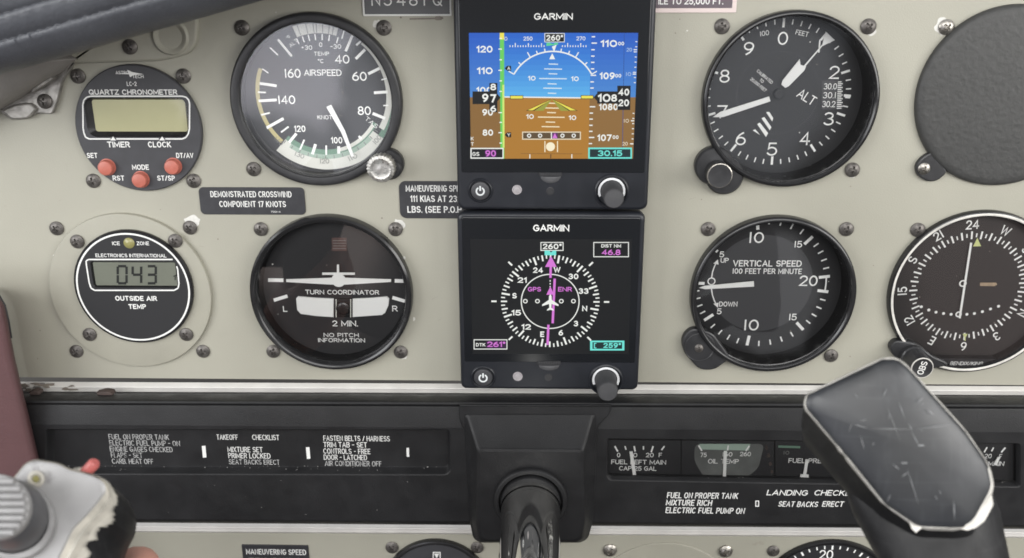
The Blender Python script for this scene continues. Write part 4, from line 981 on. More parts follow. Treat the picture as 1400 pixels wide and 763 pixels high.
    for y, a, b in ((87.5, 750, 763), (94.2, 744, 768.4), (100.8, 750, 762), (107.4, 737.2, 775), (114.5, 748.6, 761), (120.5, 742.8, 768), (127.4, 749, 760.5), (141, 750, 759.4), (147.6, 743, 767), (153.8, 748, 760), (160.1, 735.4, 772), (166.8, 746, 759), (173.1, 740.6, 765)):
        mb.line(a, y, b, y+.4, 1.5, H, glow((206, 226, 238)) if y < 132 else glow((240, 226, 190)))
    for x, y in ((727, 107), (786, 107.8), (724.6, 159.4), (782.6, 161)): mb.text('10', x, y, 10.4, 6.4, H, G_W, bold=.026)
    mb.line(689.6, 132.6, 806, 134, 1.6, H, G_W)
    for x0, x1, y in ((697.2, 715.4, 133), (794, 811.5, 132.8)):
        mb.rect(x0, y-2.6, x1, y+2.6, H2, G_K); mb.rect(x0+.8, y-1.8, x1-.8, y+1.8, H3, G_YEL)
    mb.pxpoly([(754.6, 135), (719, 151.4), (730.5, 151.4)], H2, G_K); mb.pxpoly([(753, 136.4), (721.4, 150.8), (728.6, 150.8)], H3, G_YEL); mb.pxpoly([(754.6, 135.6), (731, 151.4), (743, 151.4)], H2+.01, G_OLIVE)
    mb.pxpoly([(754.6, 135), (790, 151.6), (778, 151.6)], H2, G_K); mb.pxpoly([(756, 136.4), (787.6, 151), (779.6, 151)], H3, G_YEL); mb.pxpoly([(754.6, 135.6), (778, 151.6), (766.5, 151.6)], H2+.01, G_OLIVE)
    # course bar and slip ball
    mb.rect(713.8, 180, 794.2, 191, H2, glow((228, 214, 186))); mb.rect(715.2, 181.4, 792.8, 189.6, H3, glow((92, 74, 50)))
    for x in (723.4, 738.4, 769, 784.4): q = pm(x, 185.5, H4); mb.arc(q, 1.5*k, 2.9*k, 0, 360, H4, G_W, 20)
    mb.line(753.9, 181, 753.9, 190, 1.3, H4, G_W); mb.rect(754.8, 181.6, 762.4, 189.4, H4-.01, glow((96, 44, 104))); mb.pxpoly([(758.6, 182), (755.2, 189), (762, 189)], H4+.02, G_MAG)
    q = pm(752.6, 200.6, H2); mb.disc(q, 6.2*k, H2, glow((246, 236, 206)), 28)
    for x in (745, 762.2): mb.line(x, 193, x, 208, 1.3, H2, glow((246, 236, 206)))
    mb.line(712, 210, 796, 210.4, .6, H, glow((120, 84, 40)))
    for x, c_ in ((724.4, G_W), (753, glow((90, 64, 36))), (781.8, G_W)): mb.line(x, 211, x, 216.6, 1.3, H, c_)
    # altitude tape
    for i, y in enumerate((50.3, 59, 68, 76.8, 85.3, 94.2, 103, 112, 120.4, 146, 154.7, 162.9, 171.4, 179.6, 188, 196.4)):
        x = 809-4*(y-50)/146; mb.line(x, y, x+(7.4 if y in (59, 103, 146, 188) else 4.6), y, 1.6, H, G_W)
    mb.line(853.6, 45.5, 851, 202, .7, H, glow((38, 72, 140)))
    for s, x, y, w, ch in (('110', 832.4, 59.6, 22.6, 9.4), ('00', 849.2, 59.6, 8.2, 5), ('109', 830.2, 103.8, 20.6, 9.4), ('00', 845.2, 103.6, 8.2, 5), ('1080', 832, 146.2, 26, 9), ('107', 826.4, 188.4, 19.4, 9), ('00', 841.6, 187.6, 8.2, 5)):
        mb.text(s, x, y, w, ch, H, G_W, bold=.028)
    for s, x, y in (('20', 860.4, 68), ('10', 859.2, 101.4), ('10', 856.2, 165.2), ('20', 854.6, 196.6)): mb.text(s, x, y, 7.4, 5, H, glow((176, 200, 226)) if y < 130 else glow((226, 214, 192)), bold=.01)
    for i in range(21):
        y = 57+i*7; x = edge(y, 871.8, 865)
        if 113 < y < 153: continue
        mb.line(x-(4.4 if i in (2, 6) else 2.6), y, x, y, 1.2, H, G_W)
    for y in (68, 101.4, 165.2, 196.6): x = edge(y, 871.8, 865); mb.line(x-4.5, y, x, y, 1.4, H, G_W)
    mb.pxpoly([(811.6, 133), (816.5, 127.6), (816.5, 125), (844, 125), (844, 117.2), (862.2, 117.2), (861.6, 150.4), (844, 150.4), (844, 141.8), (816.5, 141.8), (816.5, 138.4)], H2, G_K)
    mb.text('10', 826, 134, 17.4, 11, H3, G_W, bold=.028); mb.text('8', 839.6, 134, 8, 10, H3, G_W, bold=.028); mb.text('40', 853, 126, 14.6, 9.4, H3, G_W, bold=.028); mb.text('20', 852.8, 140.6, 14.6, 9.4, H3, G_W, bold=.028)
    mb.rect(804.2, 201.8, 864, 217, H2, G_CY); mb.rect(806.4, 204, 862, 215, H3, glow((22, 44, 50))); mb.text('30.15', 834, 209.6, 33.5, 8, H4, G_CY, bold=.028)
    return part(mb, 'screen', t, fix=False)
make_attitude(td1)
def make_compass(t):
    h = HB+.40; mb = MB(); D = (752.2, 412.4); c = pm(*D, h); k = kk(*D, h)[0]; H = h+.04; H2 = h+.09; H3 = h+.13
    mb.pxpoly([(643, 327), (864, 327), (859.5, 484), (646, 484)], h, glow((10, 13, 17)))
    for i in range(72):
        a = -260+i*5; m10 = i % 2 == 0; m30 = i % 6 == 0
        mb.tick(c, (56 if m30 else 59 if m10 else 62)*k, 67.4*k, a, (2.6 if m30 else 2.2 if m10 else 1.8)*k, H, G_W)
    for s, x, y, w in (('24', 735.6, 369.4, 13.6), ('W', 761.6, 368.8, 9.4), ('30', 784, 378, 13.6), ('33', 797.8, 398, 13.6), ('N', 799.4, 421.8, 7), ('3', 787.4, 442.4, 6), ('6', 766.8, 455, 6.2), ('E', 741.4, 457, 5.6), ('12', 719.4, 447, 13), ('15', 705.8, 427.6, 13), ('S', 703.4, 404.4, 6.2), ('21', 714, 383, 12.6)):
        mb.text(s, x, y, w, 7.6, H, G_W, bold=.03)
    mb.arc(c, 38.8*k, 40.2*k, 0, 360, H, G_W, 72)
    for a in (45, 90, 135, 225, 270, 315): mb.tick(c, 73.4*k, 80.6*k, a, 2.4*k, H, G_W)
    for x in (718.2, 734.8, 767.4, 784): mb.arc(pm(x, 411.8, H), 1.9*k, 3.2*k, 0, 360, H, G_W, 24)
    for y in (383, 387, 391): mb.line(752.2, y, 752.2, y+2, 1.3, H, G_W)
    mb.text('GPS', 730.7, 395.5, 18, 6.2, H, G_MAG, bold=.02); mb.text('ENR', 772.5, 395.5, 19, 6.2, H, G_MAG, bold=.02)
    # course pointer
    mb.pxpoly([(753.4, 350), (745.2, 365), (761, 365)], H2, G_MAG); mb.line(753, 364, 752.6, 380, 3.2, H2, G_MAG)
    mb.line(758.4, 381, 755.6, 442, 3.2, H2, G_MAG); mb.line(749.8, 444, 748.6, 471.6, 3.2, H2, G_MAG); mb.pxpoly([(752.4, 391.6), (747, 403), (757.6, 403)], H2, G_MAG)
    mb.pxpoly([(752.4, 402), (754.2, 405), (754.4, 410), (763.6, 416.4), (763.6, 418.6), (754.2, 415.6), (753.8, 420.6), (757, 423.4), (757, 424.8), (752.4, 423.6), (747.8, 424.8), (747.8, 423.4), (751, 420.6), (750.6, 415.6), (741.2, 418.6), (741.2, 416.4), (750.4, 410), (750.6, 405)], H3, G_W)
    mb.pxpoly([(744.6, 342.6), (751, 342.6), (753.4, 345.4), (756, 342.6), (760.4, 342.6), (760.4, 349), (744.6, 349)], H2, G_CY)
    mb.frame(739, 331, 770.4, 343, 1.1, H, G_W); mb.text('260\u00b0', 755, 337, 26, 7.6, H, G_W, bold=.028)
    mb.frame(811.2, 331, 859.8, 351.6, 1.1, H, G_W); mb.text('DIST NM', 835.6, 336.2, 27, 4.6, H, G_W, bold=.024); mb.text('46.8', 835.6, 345, 25.6, 7.6, H, G_MAG, bold=.024)
    mb.frame(647.6, 464, 693.6, 477.8, 1.1, H, G_W); mb.text('DTK', 657.2, 471.4, 13, 4.6, H, G_W, bold=.024); mb.rect(665, 465.4, 691.6, 476.6, H-.01, glow((52, 24, 62))); mb.text('261\u00b0', 678.6, 470.8, 25, 7.4, H, G_MAG, bold=.024)
    mb.rect(806.8, 465.8, 853.6, 479.2, H, G_CY); mb.rect(810, 468, 850.6, 477, H2, glow((20, 44, 46))); mb.text('259\u00b0', 837, 472.4, 24, 7, H3, G_CY, bold=.03); mb.line(812.6, 469, 812.6, 476, 1.4, H3, G_CY); mb.line(812.6, 469.4, 815.4, 469.4, 1.2, H3, G_CY); mb.line(812.6, 475.8, 815.4, 475.8, 1.2, H3, G_CY)
    return part(mb, 'screen', t, fix=False)
make_compass(td2)

# ------------------------------------------------------------------ trim strips, console, lower panel
def yl(y0, y1, x): return y0+(y1-y0)*(x-30)/1340.0
def run(mb, prof, xs, m_, cap=False):
    """a moulding along the panel: profile of (row at x=30, row at x=1370, h)"""
    mb.loft([[p3(x, yl(a, b, x), h) for a, b, h in prof] for x in xs], m_, cap0=cap, cap1=cap, closed=False)
def bar(name, label, cat, prof, x0, x1, m_, n=40):
    mb = MB(); run(mb, prof, [x0+(x1-x0)*i/n for i in range(n+1)], m_)
    o = mb.build(name, None, (*pm(700, prof[0][0], 0), 0)); return tag(o, label, cat)
up = bar('trim_strip', 'white trim strip along the bottom of the upper panel, peeling near the maroon padding', 'trim', [(521.8, 528, 0), (523.4, 529.4, .8), (528.2, 533.8, 3.1), (529.4, 535, 3.2), (530.6, 536, 2.8), (535, 540, 2.5), (537, 541.6, 0)], -160, 1560, M_TRIM)
mb = MB(); rn = random.Random(11)
for i in range(16):
    x = 28+rn.random()**1.6*72; y = 524+rn.random()*9
    pts = [(x+rn.uniform(2, 9)*math.cos(q), y+rn.uniform(.8, 2.6)*math.sin(q)) for q in [j*PI/4 for j in range(8)]]
    mb.pxpoly(pts, 3.3+.1*i/30, M_SMUDGE if i % 4 else M_STEELBR)
o = mb.build('peeled_patches', up, (*pm(700, 521.8, 0), 0))
low = bar('trim_strip', 'white trim strip directly under the black console', 'trim', [(713.4, 723, 0), (714.6, 724, 1.2), (718.4, 727.6, 3.1), (719.6, 728.8, 3.2), (720.6, 729.8, 2.9), (725, 733.6, 2.6), (726.6, 735.4, 0)], -160, 1560, M_TRIM)

def pxloop(pts, h): q = pts_mm(pts, h); return q if area2(q) > 0 else q[::-1]
HC = 22.0
def make_console():
    c = (*pm(700, 640, 0), 0)
    t = thing('gauge_console', 'long black console band with recessed checklist and row of small gauges', 'console', c)
    mb = MB(); xs = [-160+1720*i/60 for i in range(61)]
    run(mb, [(537, 541.5, 0), (537.6, 542.2, 9), (539, 544, 12.5), (545.5, 551, 19.4), (548, 553.4, 20.8), (550.6, 556, 21.4), (553.5, 559, 20.2), (557, 562.5, 20.5), (580, 591, HC)], xs, M_CONS)
    mb_y = lambda a, b: [(-160, yl(a, b, -160)), (1560, yl(a, b, 1560))]
    tl, tr = mb_y(580, 591); bl, br_ = mb_y(708.5, 717.5)
    outer = pxloop([tl, tr, br_, bl], HC)
    hl = pxloop(rounded([(62, 586.5), (616, 587), (617, 650), (62, 649)], [5, 8, 12, 5], 8), HC)
    hr = pxloop(rounded([(829, 599), (1396, 606), (1396, 667), (829, 657.5)], [5, 5, 5, 10], 8), HC)
    ring_fill(mb, outer, [hl, hr], HC, M_CONS)
    run(mb, [(708.5, 717.5, HC), (711.2, 720.2, HC-.6), (713, 722, HC-3), (713.4, 722.4, 2)], xs, M_CONS)
    mb.loft([[(x, z, HC) for x, z in hl], [(x, z, HC-.25) for x, z in inset(hl, .35)], [(x, z, HC-.8) for x, z in inset(hl, .7)], [(x, z, 17.6) for x, z in inset(hl, 1.4)], [(x, z, 16.9) for x, z in inset(hl, 2.0)]], M_CONS, cap1=True)
    mb.loft([[(x, z, HC) for x, z in hr], [(x, z, HC-.25) for x, z in inset(hr, .35)], [(x, z, HC-.8) for x, z in inset(hr, .7)], [(x, z, 15.5) for x, z in inset(hr, 1.1)]], M_CONS, cap1=True)
    rn = random.Random(21); M_DUST = mat('dust_grey', (0.24, 0.235, 0.225), .8)
    for i in range(150):
        if i < 60: x, y, h = rn.uniform(80, 600), 637+rn.random()**2*9, HC-3.2
        elif i < 90: x, y, h = rn.uniform(840, 1390), 652+rn.random()*8, HC-2.5
        else: x, y, h = rn.uniform(60, 1390), rn.uniform(562, 705), HC+.04
        if h > HC and (y < 592 or 606 < x < 840 or (62 < x < 616 and 587 < y < 649) or (829 < x < 1396 and 598 < y < 667)): continue
        if h < HC: h = HC-.6-(649-y if i < 60 else 660-y)*.33
        r = rn.uniform(.25, .7)*(1.6 if rn.random() > .9 else 1); mb.pxpoly([(x+r*math.cos(q)*rn.uniform(.6, 1.6), y+r*math.sin(q)*.8) for q in [k*PI/3 for k in range(6)]], h, M_DUST)
    part(mb, 'console_body', t)
    mb = MB(); mb.face([(x, z, 18.6) for x, z in inset(hr, .8)], glass_mat('hazy_plastic', rough=.22, ior=1.5)); part(mb, 'gauge_lens', t)
    H = 17.0; mb = MB()
    R = [('FUEL ON PROPER TANK', 148.3, 597, 82.4, 7.4, M_FAINT), ('ELECTRIC FUEL PUMP - ON', 149.3, 605.4, 96.4, 7.4, M_FAINT), ('ENGINE GAGES CHECKED', 150, 613.8, 85.7, 7.2, M_FAINT), ('FLAPS - SET', 151.6, 622, 43, 7.2, M_FAINT), ('CARB. HEAT OFF', 153, 630.4, 56.5, 7.2, M_FAINT),
        ('TAKEOFF', 295.9, 597.5, 29.3, 7.4, M_WORNPRINT), ('CHECKLIST', 344.7, 597.8, 37, 7.4, M_WORNPRINT), ('MIXTURE SET', 311, 614.4, 48, 7.4, M_WORNPRINT), ('PRIMER LOCKED', 312, 622.8, 57.7, 7.4, M_WORNPRINT), ('SEAT BACKS ERECT', 312.8, 631.3, 69.5, 7, M_FAINT),
        ('FASTEN BELTS / HARNESS', 442, 599, 90.8, 7.4, M_WORNPRINT), ('TRIM TAB - SET', 442, 607.8, 59.7, 7.4, M_WORNPRINT), ('CONTROLS - FREE', 442, 616.6, 64.3, 7.4, M_WORNPRINT), ('DOOR - LATCHED', 442.6, 625, 59, 7.4, M_WORNPRINT), ('AIR CONDITIONER OFF', 444, 633.4, 77.6, 7.2, M_FAINT)]
    for s, x, y, w, ch, m_ in R: mb.text(s, x, y, w, ch, H, m_, bold=.006, al='l')
    for x, y, w, l in ((279, 617.6, 5, 16), (421.2, 619.4, 4.8, 16)): mb.line(x-.6, y-l/2, x+.8, y+l/2, w, H, M_PRINT)
    mb.line(557.4, 612.4, 557.8, 624.6, 3.6, H, M_WORNPRINT)
    part(mb, 'takeoff_checklist', t, fix=False)
    H = HC+.08; mb = MB()
    for s, x, y, w, ch, sh in (('FUEL ON PROPER TANK', 911.7, 677, 97, 8.2, .1), ('MIXTURE RICH', 910.2, 687, 63, 8.2, .1), ('ELECTRIC FUEL PUMP ON', 909.8, 697.4, 108, 8.2, .1), ('LANDING', 1048, 673.4, 56, 7.6, .2), ('CHECKLIST', 1113, 673.6, 68, 7.6, .2), ('SEAT BACKS', 1064, 689, 54, 7.6, .15), ('ERECT', 1124, 689, 29, 7.6, .15)):
        mb.text(s, x, y, w, ch, H, M_PRINT, bold=.0126, shear=sh, al='l')
    mb.frame(1032.6, 684.4, 1037.8, 692.8, 1.3, H, M_PRINT)
    part(mb, 'landing_checklist', t, fix=False)
    mb = MB(); mb.text('FASTEN BELTS', 1276, 681, 60, 7.6, H, M_PRINT, bold=.0126, shear=.15, al='l'); part(mb, 'belts_reminder', t, fix=False)
    # rusty screws that show on the console's top edge
    for x, y, r in ((47, 538, 7), (143, 538.8, 10.5)):
        mb = MB(); q = [(x+r*math.cos(j*PI/8)*(1+.2*math.sin(j*2.3)), y+3.6*math.sin(j*PI/8)) for j in range(16)]
        a = pxloop(q, 12.8); mb.prism(a, 9, 13.2, M_RUST, .4); part(mb, 'rust_patch', t)
    return t
make_console()

def small_gauge(label, x0, x1, draw, needle, skew=0.0, face=None):
    H = 16.4; y = lambda px, v: v+(px-880)*0.0052
    c = (*pm((x0+x1)/2, 630, H), 0)
    t = thing('edge_gauge', label, 'gauge', (c[0], c[1], 15.5), 'small gauges in the console recess')
    mb = MB(); q = pxloop([(x0, y(x0, 602)), (x1, y(x1, 602)), (x1, y(x1, 657)), (x0, y(x0, 657))], H)
    mb.prism(q, 15.5, H, M_DIAL, .15); draw(mb, H+.07); part(mb, 'dial', t)
    if needle:
        mb = MB(); a = pxloop(needle, H+1.2); mb.prism(a, H+.6, H+1.2, M_NEEDLE, .1); part(mb, 'needle', t)
    return t
def d_left(mb, h):
    for x0, y0, x1, y1, w in ((840.5, 610, 844.6, 617.4, 2.2), (854.4, 610, 856, 615, 1.8), (867, 610, 868.4, 617.4, 2.2), (879.6, 610, 879.8, 614.8, 1.8), (893, 610, 890.2, 618.4, 2.2), (908.4, 610, 904.4, 615.4, 2)): mb.line(x0, y0, x1, y1, w, h, M_WHITE)
    for s, x, y, w, ch in (('0', 845.8, 622.2, 4.6, 6), ('10', 867, 622.2, 8.6, 6), ('20', 888.4, 622.2, 10.8, 6), ('F', 902.8, 622.2, 4.4, 6), ('FUEL LEFT MAIN', 873.2, 631.8, 75, 6.2), ('CAP 25 GAL', 872, 640.5, 51, 6)): mb.text(s, x, y, w, ch, h, M_WHITE, bold=.008)
small_gauge('small edge gauge lettered FUEL LEFT MAIN with slanted white needle', 831, 930.5, d_left, [(860.6, 618), (865, 617.6), (870, 650.4), (865.4, 650.8)])
def d_oil(mb, h):
    mb.pxpoly(rounded([(950, 607), (1045, 607), (1037, 640), (1022, 652), (962, 652), (949, 630)], 8, 5), h-.03, M_OILGLARE)  # painted patch of glare on the dial
    mb.pxpoly([(956, 607), (1026, 607), (1024, 616), (958, 614.5)], h, M_PALEGREEN)
    for x0, y0, x1, y1, w in ((955, 609, 959.6, 616.4, 2.2), (995.6, 609, 994.8, 616, 1.8), (1024.5, 609.6, 1019.8, 616.4, 2.2)): mb.line(x0, y0, x1, y1, w, h+.05, M_WHITE)
    for s, x, y, w, ch in (('75', 961.9, 622, 8.6, 6), ('160', 994.4, 621.2, 14, 6), ('260', 1019.2, 620.8, 15, 6), ('OIL TEMP', 989, 630.8, 42, 6.4)): mb.text(s, x, y, w, ch, h+.05, M_WHITE, bold=.008)
    for i in range(4): chip(mb, 1048+i*2.5, 612+i*11, 3.4-.3*i, 60+i, h+.04, M_RUST, .8)
small_gauge('small edge gauge lettered OIL TEMP with green band and rust-stained edge', 932, 1058, d_oil, [(989.6, 617), (994, 617), (992.6, 652.4), (988.2, 652.4)])
def d_press(mb, h):
    mb.pxpoly([(1064, 609), (1094, 610), (1094, 613), (1064, 612)], h, M_GREEN)
    mb.text('10', 1075, 619, 8, 5, h, M_GREYINK); mb.text('FUEL PRESS', 1107, 630, 58, 6.4, h, M_WHITE, bold=.008)
small_gauge('small edge gauge lettered FUEL beside the dark horn of the yoke', 1060, 1180, d_press, [(1101.4, 628.6), (1105.6, 629), (1102.4, 649), (1106, 649.4), (1105.8, 653), (1094, 652.6), (1094.4, 648.8), (1098.2, 648.8)])
def d_right(mb, h):
    for x0, y0, x1, y1, w in ((1290, 611, 1294, 618, 2), (1349.6, 611.4, 1345.6, 618.4, 2), (1358.4, 612, 1355.6, 617, 1.8), (1374.6, 612, 1368.8, 618.6, 2.2)): mb.line(x0, y0, x1, y1, w, h, M_WHITE)
    mb.text('20', 1351, 623.6, 9.6, 6, h, M_WHITE); mb.text('F', 1368, 624, 4, 6, h, M_WHITE); mb.text('FUEL RIGHT MAIN', 1334, 633.6, 78, 6.2, h, M_WHITE, bold=.008); mb.text('CAP 25 GAL', 1330, 642.4, 51, 6, h, M_WHITE, bold=.008)
small_gauge('small edge gauge marked F peeping out behind the scuffed yoke horn', 1290, 1394, d_right, [(1362.6, 636.8), (1358.6, 635), (1364, 625.6), (1368.4, 624.6)])

def make_cover():
    t = thing('column_shroud', 'black moulded shroud with slanted top around the control column', 'shroud', (*pm(725, 650, 0), 0))
    mb = MB()
    q = pxloop(rounded([(628, 553.6), (836, 554.6), (834, 566), (817, 584), (811, 716), (648, 716), (639, 600), (628, 575)], [1, 1, 4, 8, 5, 5, 10, 6], 5), HC+.9); mb.prism(q, HC-.4, HC+.9, M_CONS, .6)
    def L(pts, h, r): return [(x, z, h) for x, z in pxloop(rounded(pts, r, 6), h)]
    mb.loft([L([(634, 566), (815, 566), (811, 712), (804, 736), (795, 741), (655, 741), (647, 736), (642, 712)], HC+.4, 5),
             L([(635.6, 567), (813.6, 567), (810, 712), (803, 737), (794, 741.6), (656, 741.6), (648, 737), (643, 712)], HC+1.4, 5),
             L([(638.6, 569.6), (811, 569.6), (808, 712), (801.6, 738), (793, 742), (657, 742), (649.4, 738), (645, 712)], HC+2.1, 5),
             L([(651.5, 611), (799, 612.4), (801.5, 712), (796.6, 737), (789.5, 741.5), (660.5, 741), (653.6, 737), (649.6, 712)], 33.2, 5),
             L([(653.6, 613.6), (797, 615), (799.6, 712), (795, 736), (788, 740.6), (662, 740), (655.6, 736), (651.6, 712)], 34.1, 5),
             L([(657, 617.4), (793.6, 618.6), (796, 712), (791.6, 733.6), (785, 738), (665, 737.6), (659, 734), (655, 712)], 34.4, 5)], M_CONS)
    part(mb, 'shroud_body', t)
    H = 34.4; b = pm(725.5, 683, H); k = kk(725, 683, H)[0]; mb = MB()
    mb.lathe((*b, H), [(50.6*k, .04), (50.4*k, 1.6), (49.6*k, 2.4), (48.2*k, 2.8), (44.2*k, 2.9), (43.2*k, 2.5), (42.8*k, .2)], M_CONS, 80, cap1=False)
    mb.lathe((*b, H), [(40.8*k, .2), (40.6*k, 3.4), (39.6*k, 4.0), (35*k, 4.2)], M_CONS, 80, cap1=True)
    part(mb, 'boot_ring', t)
    return t
make_cover()

def make_lower():
    z1 = pm(700, 724, 0)[1]; mb = MB()
    q = [(-330, z1-150), (330, z1-150), (330, z1), (-330, z1)]; mb.prism(q, -2, 0, M_PANEL)
    o = mb.build('equipment_panel', None, (0, z1, 0)); tag(o, 'lower beige metal panel below the console and white strip', 'panel')
    mb = MB(); c = pm(906, 830, 0.8); k = kk(906, 780, 0.8)[0]
    t = thing('blanking_plate', 'beige round blanking plate with silver screws under the landing checklist', 'cover plate', (*c, 0))
    mb.lathe((*c, 0), [(104*k, 0), (104*k, .5), (103*k, .8), (60*k, .8)], M_PLATE, 96); part(mb, 'plate', t)
    screws(t, [(834, 752), (992, 753.5)], .3, me=SCREWBR, s=1.05)
    # two more round gauges, cut by the edge of the picture
    mb = MB(); h = 3.0; c = pm(597, 802, h); k = kk(597, 780, h)[0]
    t = thing('lower_gauge', 'black gauge with small white hourglass mark just below the white strip', 'gauge', (*c, 0), 'round gauges on the lower panel')
    mb.lathe((*c, 0), [(72*k, 0), (72*k, 2.2), (71.4*k, 2.8), (70*k, h), (67*k, h), (66*k, 2.6), (65.4*k, 2.2)], M_GLOSSBLACK, 80, cap1=False); part(mb, 'bezel', t)
    mb = MB(); mb.disc(c, 66*k, 2.3, M_FACE, 64); H = 2.38
    mb.frame(591.6, 754.6, 602.4, 775, 1.3, H, M_PRINT); mb.pxpoly([(593.4, 757), (600.6, 757), (597, 763.4)], H, M_PRINT); mb.pxpoly([(593.4, 772), (600.6, 772), (597, 765)], H, M_PRINT)
    part(mb, 'dial', t); screws(t, [(536, 748), (652.5, 748)])
    mb = MB(); h = 2.4; c = pm(1131, 822, h); k = kk(1131, 790, h)[0]
    t = thing('lower_gauge', 'black dial with number 20 at its top beside the yoke horn', 'gauge', (*c, 0), 'round gauges on the lower panel')
    mb.lathe((*c, 0), [(97*k, 0), (97*k, 1.4), (96*k, 2.2), (94*k, 2.4), (91.4*k, 2.1), (90.4*k, 1.2), (90*k, -.2)], M_GLOSSBLACK, 96, cap1=False); part(mb, 'bezel', t)
    mb = MB(); d = pm(1130, 815.5, .6); mb.disc(c, 92*k, .6, M_DIAL, 72)
    for i in range(-16, 17):
        a = i*7.5; mb.tick(d, (76.5 if i % 4 == 0 else 78)*k, 83*k, a, (2.6 if i % 4 == 0 else 1.8)*k, .7, M_WHITE)
    mb.text('20', 1129.6, 758.4, 19, 12.5, .72, M_WHITE, bold=0); part(mb, 'dial', t)
    screws(t, [(1057, 753)], s=.95)
make_lower()
placard('text_placard', 'small black placard reading maneuvering speed on the lower panel', 334.5, 746, 421, 786, .5, M_PLACARD,
    [('MANEUVERING SPEED', 377.4, 754.6, 82, 7.6, .0126, 'c'), ('111 KIAS AT 2325 LBS', 377, 766.6, 76, 7, .0126, 'c')])

# ------------------------------------------------------------------ glareshield, bracket, side padding
def make_glareshield():
    t = thing('glareshield', 'dark padded leather glareshield roll with stitched seams over the clock', 'glareshield', (*pm(200, 20, 0), 0))
    A = Vector(p3(-190, 152, 84)); B = Vector(p3(900, -158, 84)); ax = (B-A).normalized()
    hh = Vector((0, 0, 1)); up_ = hh.cross(ax).normalized()
    if up_.y < 0: up_ = -up_
    # cross-section (across, out): tucked lip, bulging face, first seam, band, second seam, top
    prof = [(3, -14), (-0.6, -8), (-1.2, -2), (-.6, 2.5), (.8, 6.5), (3, 10.5), (5.6, 13.6), (8.2, 15.8), (10, 16.8), (10.9, 15.9), (11.8, 17.0), (13.4, 18.6), (16, 19.8), (18.6, 20.4), (19.8, 20.4), (20.6, 19.4), (21.4, 20.5), (23, 21.4), (30, 23), (42, 23), (56, 20), (70, 12), (76, -6)]
    prof = [(9, -108)]+[(a*.84, o*.84) for a, o in prof]
    seam = {10, 16}; n = 380; L = (B-A).length; loops = []
    for i in range(n+1):
        s = L*i/n; row = []
        for j, (a, o) in enumerate(prof):
            near = min(abs(j-q) for q in seam)
            pk = (0.16*math.sin(s*1.05+(j > 12)*1.3)+0.16*math.sin(s*2.3+1)+.12*noise.noise(Vector((s*.4, j, 0)))) * (1.0 if near == 1 else 0.45 if near == 2 else -0.3 if near == 0 else 0)
            w = 0.7*noise.noise(Vector((s*0.018, a*0.05, 3.1))) + 0.35*noise.noise(Vector((s*0.05, a*0.12, 8)))
            sag = 2.0*math.sin(PI*min(1, s/L*1.15))
            p = A+ax*s+up_*(a+w*.5)+hh*(o+pk+w)
            row.append(tuple(p))
        loops.append(row)
    mb = MB(); mb.loft(loops, M_LEATHER, False, False, closed=False); roll = part(mb, 'padded_roll', t, sharp=80)
    mb = MB()
    for j in (10, 16):
        a, o = prof[j]
        for q in range(int(L/3.4)):
            s0 = q*3.4; P = A+ax*s0+up_*a+hh*(o-.05); Q = A+ax*(s0+2.3)+up_*a+hh*(o-.05)
            M_ = (P+Q)/2+hh*.35; mb.sweep([P, M_, Q], [.2, .3, .2], M_LEATHER, 8)
    part(mb, 'stitching', t, roll)
    # paler padding that tucks in below the roll
    out = rounded([(-150, 60), (64, 60), (106, 80), (86, 98), (60, 113), (22, 138), (0, 150), (-60, 182), (-150, 230)], [5, 5, 3, 10, 10, 10, 10, 10, 5], 6)
    c0 = Vector((-40, 95)); loops = []
    for u, h in ((1.0, 1.0), (1.0, 5), (.97, 10), (.9, 14.5), (.78, 18), (.55, 20), (.25, 21)):
        loops.append([(*pm(c0.x+(x-c0.x)*u, c0.y+(y-c0.y)*u, h), h) for x, y in out])
    mb = MB(); mb.loft([list(reversed(l)) for l in loops], M_PADDING); part(mb, 'lower_padding', t, sharp=70)
    return t
make_glareshield()
def make_bracket():
    t = thing('mounting_bracket', 'bent bare metal bracket with one screw at the end of the glareshield', 'bracket', (*pm(55, 140, 0), 0))
    mb = MB(); q = pxloop(rounded([(-14, 140), (0, 153), (15, 164), (36, 163.5), (52, 155), (71, 156.5), (78, 140), (85, 110), (102, 85), (70, 90), (20, 120)], [3, 3, 3, 3, 3, 4, 6, 8, 2, 3, 3], 5), 2.4)
    mb.prism(q, 0, 2.4, M_STEELBR, .5); pl = part(mb, 'bracket_plate', t)
    mb = MB(); a = pxloop([(41, 123), (69, 104.5), (72.5, 108), (45, 127)], 9); mb.prism(a, 5, 9, M_STEELBR, .4); part(mb, 'folded_tab', t)
    mb = MB(); a = pxloop(rounded([(0, 151), (15, 164), (37, 163), (50, 150), (40, 141), (20, 143)], 5, 4), 4.6); mb.prism(a, 2.2, 4.2, M_STEELBR, .8); part(mb, 'bent_lip', t)
    screws(t, [(61.5, 138.5)], 2.4)
make_bracket()
def make_side():
    H0 = 4; edge = [(-14, 392), (-2, 404), (6, 418), (11, 440), (14.5, 462), (20, 490), (27, 520), (38, 562), (51, 618), (62, 664), (84, 760), (110, 860)]
    mb = MB(); loops = []
    for (x, y) in edge:
        row = []
        for dx, h in ((0, 26), (-2.2, 29), (-6, 31), (-14, 32), (-60, 33), (-160, 30)): row.append(p3(x+dx, y, h))
        row = [p3(x+.6, y, 2)]+row
        loops.append(row)
    mb.loft(loops, M_MAROON, False, False, closed=False)
    o = mb.build('side_padding', None, (*pm(0, 520, 0), 0), sharp=75); tag(o, 'maroon vinyl side padding that overlaps the end of the console', 'padding')
    mb = MB(); mb.sweep([p3(x+.8, y, 25) for x, y in edge[1:5]], [0.5]*4, M_BLACK, 10); mb.build('edge_piping', o, (*pm(0, 520, 0), 0))
make_side()

